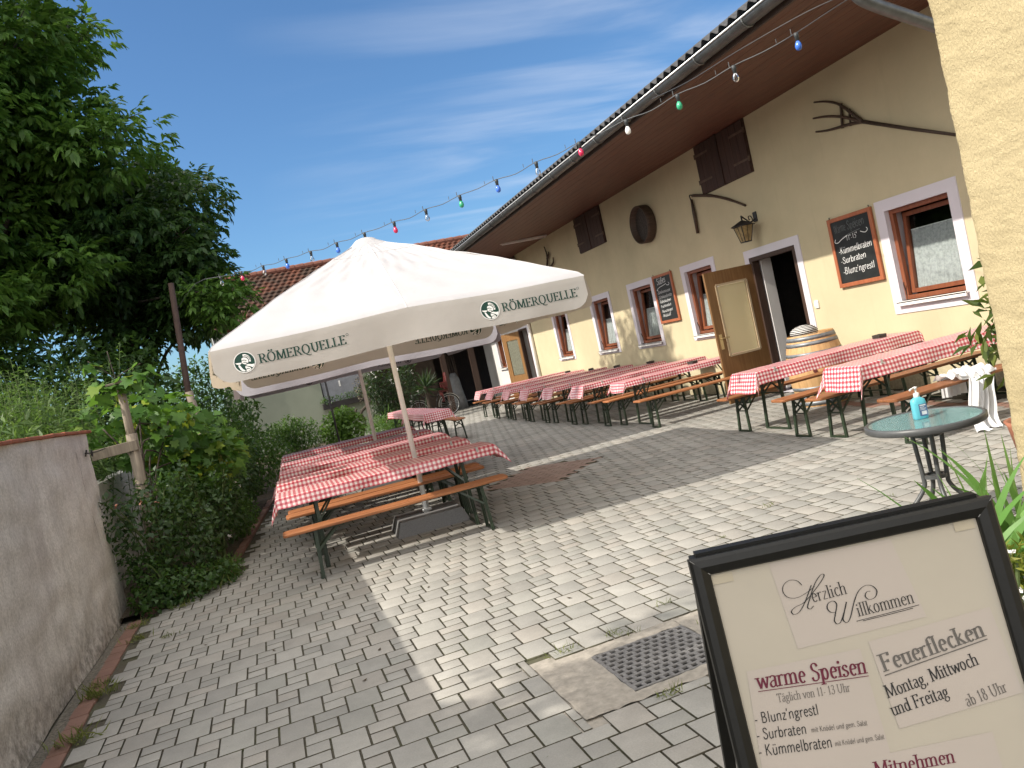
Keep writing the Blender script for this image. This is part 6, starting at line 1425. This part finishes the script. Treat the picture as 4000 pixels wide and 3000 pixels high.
    o = link_mesh('joint_weeds', v.astype(np.float32), f, leafmat('grass blade', (.10, .12, .03), (.19, .20, .06), .3), None, loc=(0, 0, 0)); tag(o, 'small grass tufts growing in the paving joints', 'grass', kind='stuff')
    # dead leaves and litter
    m = MB()
    for x, y in ((.35, 5.2), (-.3, 5.9), (.2, 4.75), (2.0, 5.6), (.9, 6.3), (1.6, 5.0), (3.3, 6.0), (-.8, 6.6)):
        a = wr.uniform(0, 6); m.add([(x+.022*math.cos(a+k*PI/2)*(1 if k % 2 else .45), y+.022*math.sin(a+k*PI/2)*(1 if k % 2 else .45), .004+.004*(k % 2)) for k in range(4)], [(0, 1, 2, 3)])
    o = m.build('dead_leaves', simple('dead leaf', (.05, .035, .02), .9), loc=(0, 0, 0)); tag(o, 'few dry leaves scattered on the paving', 'leaves', kind='stuff')
build_plants()

def build_bicycle():
    t = thing('bicycle', 'dark bicycle with a red child seat parked in front of the shed', 'bicycle', (5.45, 27, 0)); Y = 27.0; rx, fx, r = 5.98, 4.90, .345
    P = lambda x, z, o=0: (x, Y+o, z)
    for x in (rx, fx):
        m = MB(); n = 40; m.tube([P(x+r*math.cos(2*PI*i/n), r+.01+r*math.sin(2*PI*i/n)) for i in range(n+1)], .018, 8, cap=False); Wh = m.build('wheel', M_BLACK, t, True)
        m = MB(); m.tube([P(x+(r-.03)*math.cos(2*PI*i/n), r+.01+(r-.03)*math.sin(2*PI*i/n)) for i in range(n+1)], .010, 6, cap=False); m.build('rim', M_GUTLT, Wh, True)
        m = MB()
        for i in range(18): a = 2*PI*i/18; m.tube([P(x, r+.01, .02*(1 if i % 2 else -1)), P(x+(r-.03)*math.cos(a), r+.01+(r-.03)*math.sin(a))], .0022, 3)
        m.tube([P(x, r+.01, -.05), P(x, r+.01, .05)], .02, 8); m.build('spokes', M_GUTLT, Wh)
        m = MB(); m.tube([P(x+(r+.035)*math.cos(R(a)), r+.01+(r+.035)*math.sin(R(a))) for a in range(20 if x == rx else 40, 190, 10)], .014, 5); m.build('mudguard', simple('pale mudguard', (.42, .42, .38), .4), t)
    m = MB(); bb = (5.46, .30); hd = (5.06, .86); st = (5.66, .80)
    for a, b in ((bb, hd), (bb, st), ((5.62, .72), (5.07, .80)), (bb, (rx, r)), (st, (rx, r)), ((5.03, .98), (4.97, .62)), ((4.97, .62), (fx, r))): m.tube([P(*a), P(*b)], .017, 8)
    m.build('frame', M_IRON, t, True)
    m = MB(); m.tube(spline([P(5.16, 1.03, -.28), P(5.05, 1.05, -.24), P(4.99, 1.04, 0), P(5.05, 1.05, .24), P(5.16, 1.03, .28)], 5), .012, 6); m.tube([P(5.03, .95), P(5.0, 1.05)], .014, 6); m.build('handlebar', M_GUTLT, t, True)
    m = MB(); m.lathe([(.001, .93), (.07, .93), (.10, .97), (.05, 1.0), (.001, 1.0)], (5.66, Y, 0), 12); m.build('saddle', M_BLACK, t, True)
    m = MB(); m.lathe([(.05, .0), (.05, .02)], P(5.46, .30), 14, mat=Matrix.Rotation(PI/2, 3, 'X')); m.tube([P(5.46, .30, -.1), P(5.5, .15, -.1)], .01, 5); m.build('crank', M_GUTLT, t)
    red = simple('red child seat', (.085, .012, .011), .5, .2); m = MB(); m.box((5.88, Y, .86), (.30, .30, .10), bev=.03); m.build('child_seat', red, t)
    m = MB(); m.box((5.99, Y, 1.12), (.08, .30, .46), Matrix.Rotation(R(10), 3, 'Y'), bev=.03); m.box((6.02, Y, 1.38), (.08, .22, .16), Matrix.Rotation(R(10), 3, 'Y'), bev=.03)
    for s in (-1, 1): m.box((5.92, Y+s*.16, 1.05), (.2, .03, .2), bev=.012); m.box((5.78, Y+s*.12, .66), (.07, .06, .34), bev=.02)
    m.build('child_seat_back', red, t)
    m = MB(); m.box((4.84, Y, .86), (.26, .3, .2), bev=.03); m.build('front_basket', M_IRON, t)
build_bicycle()
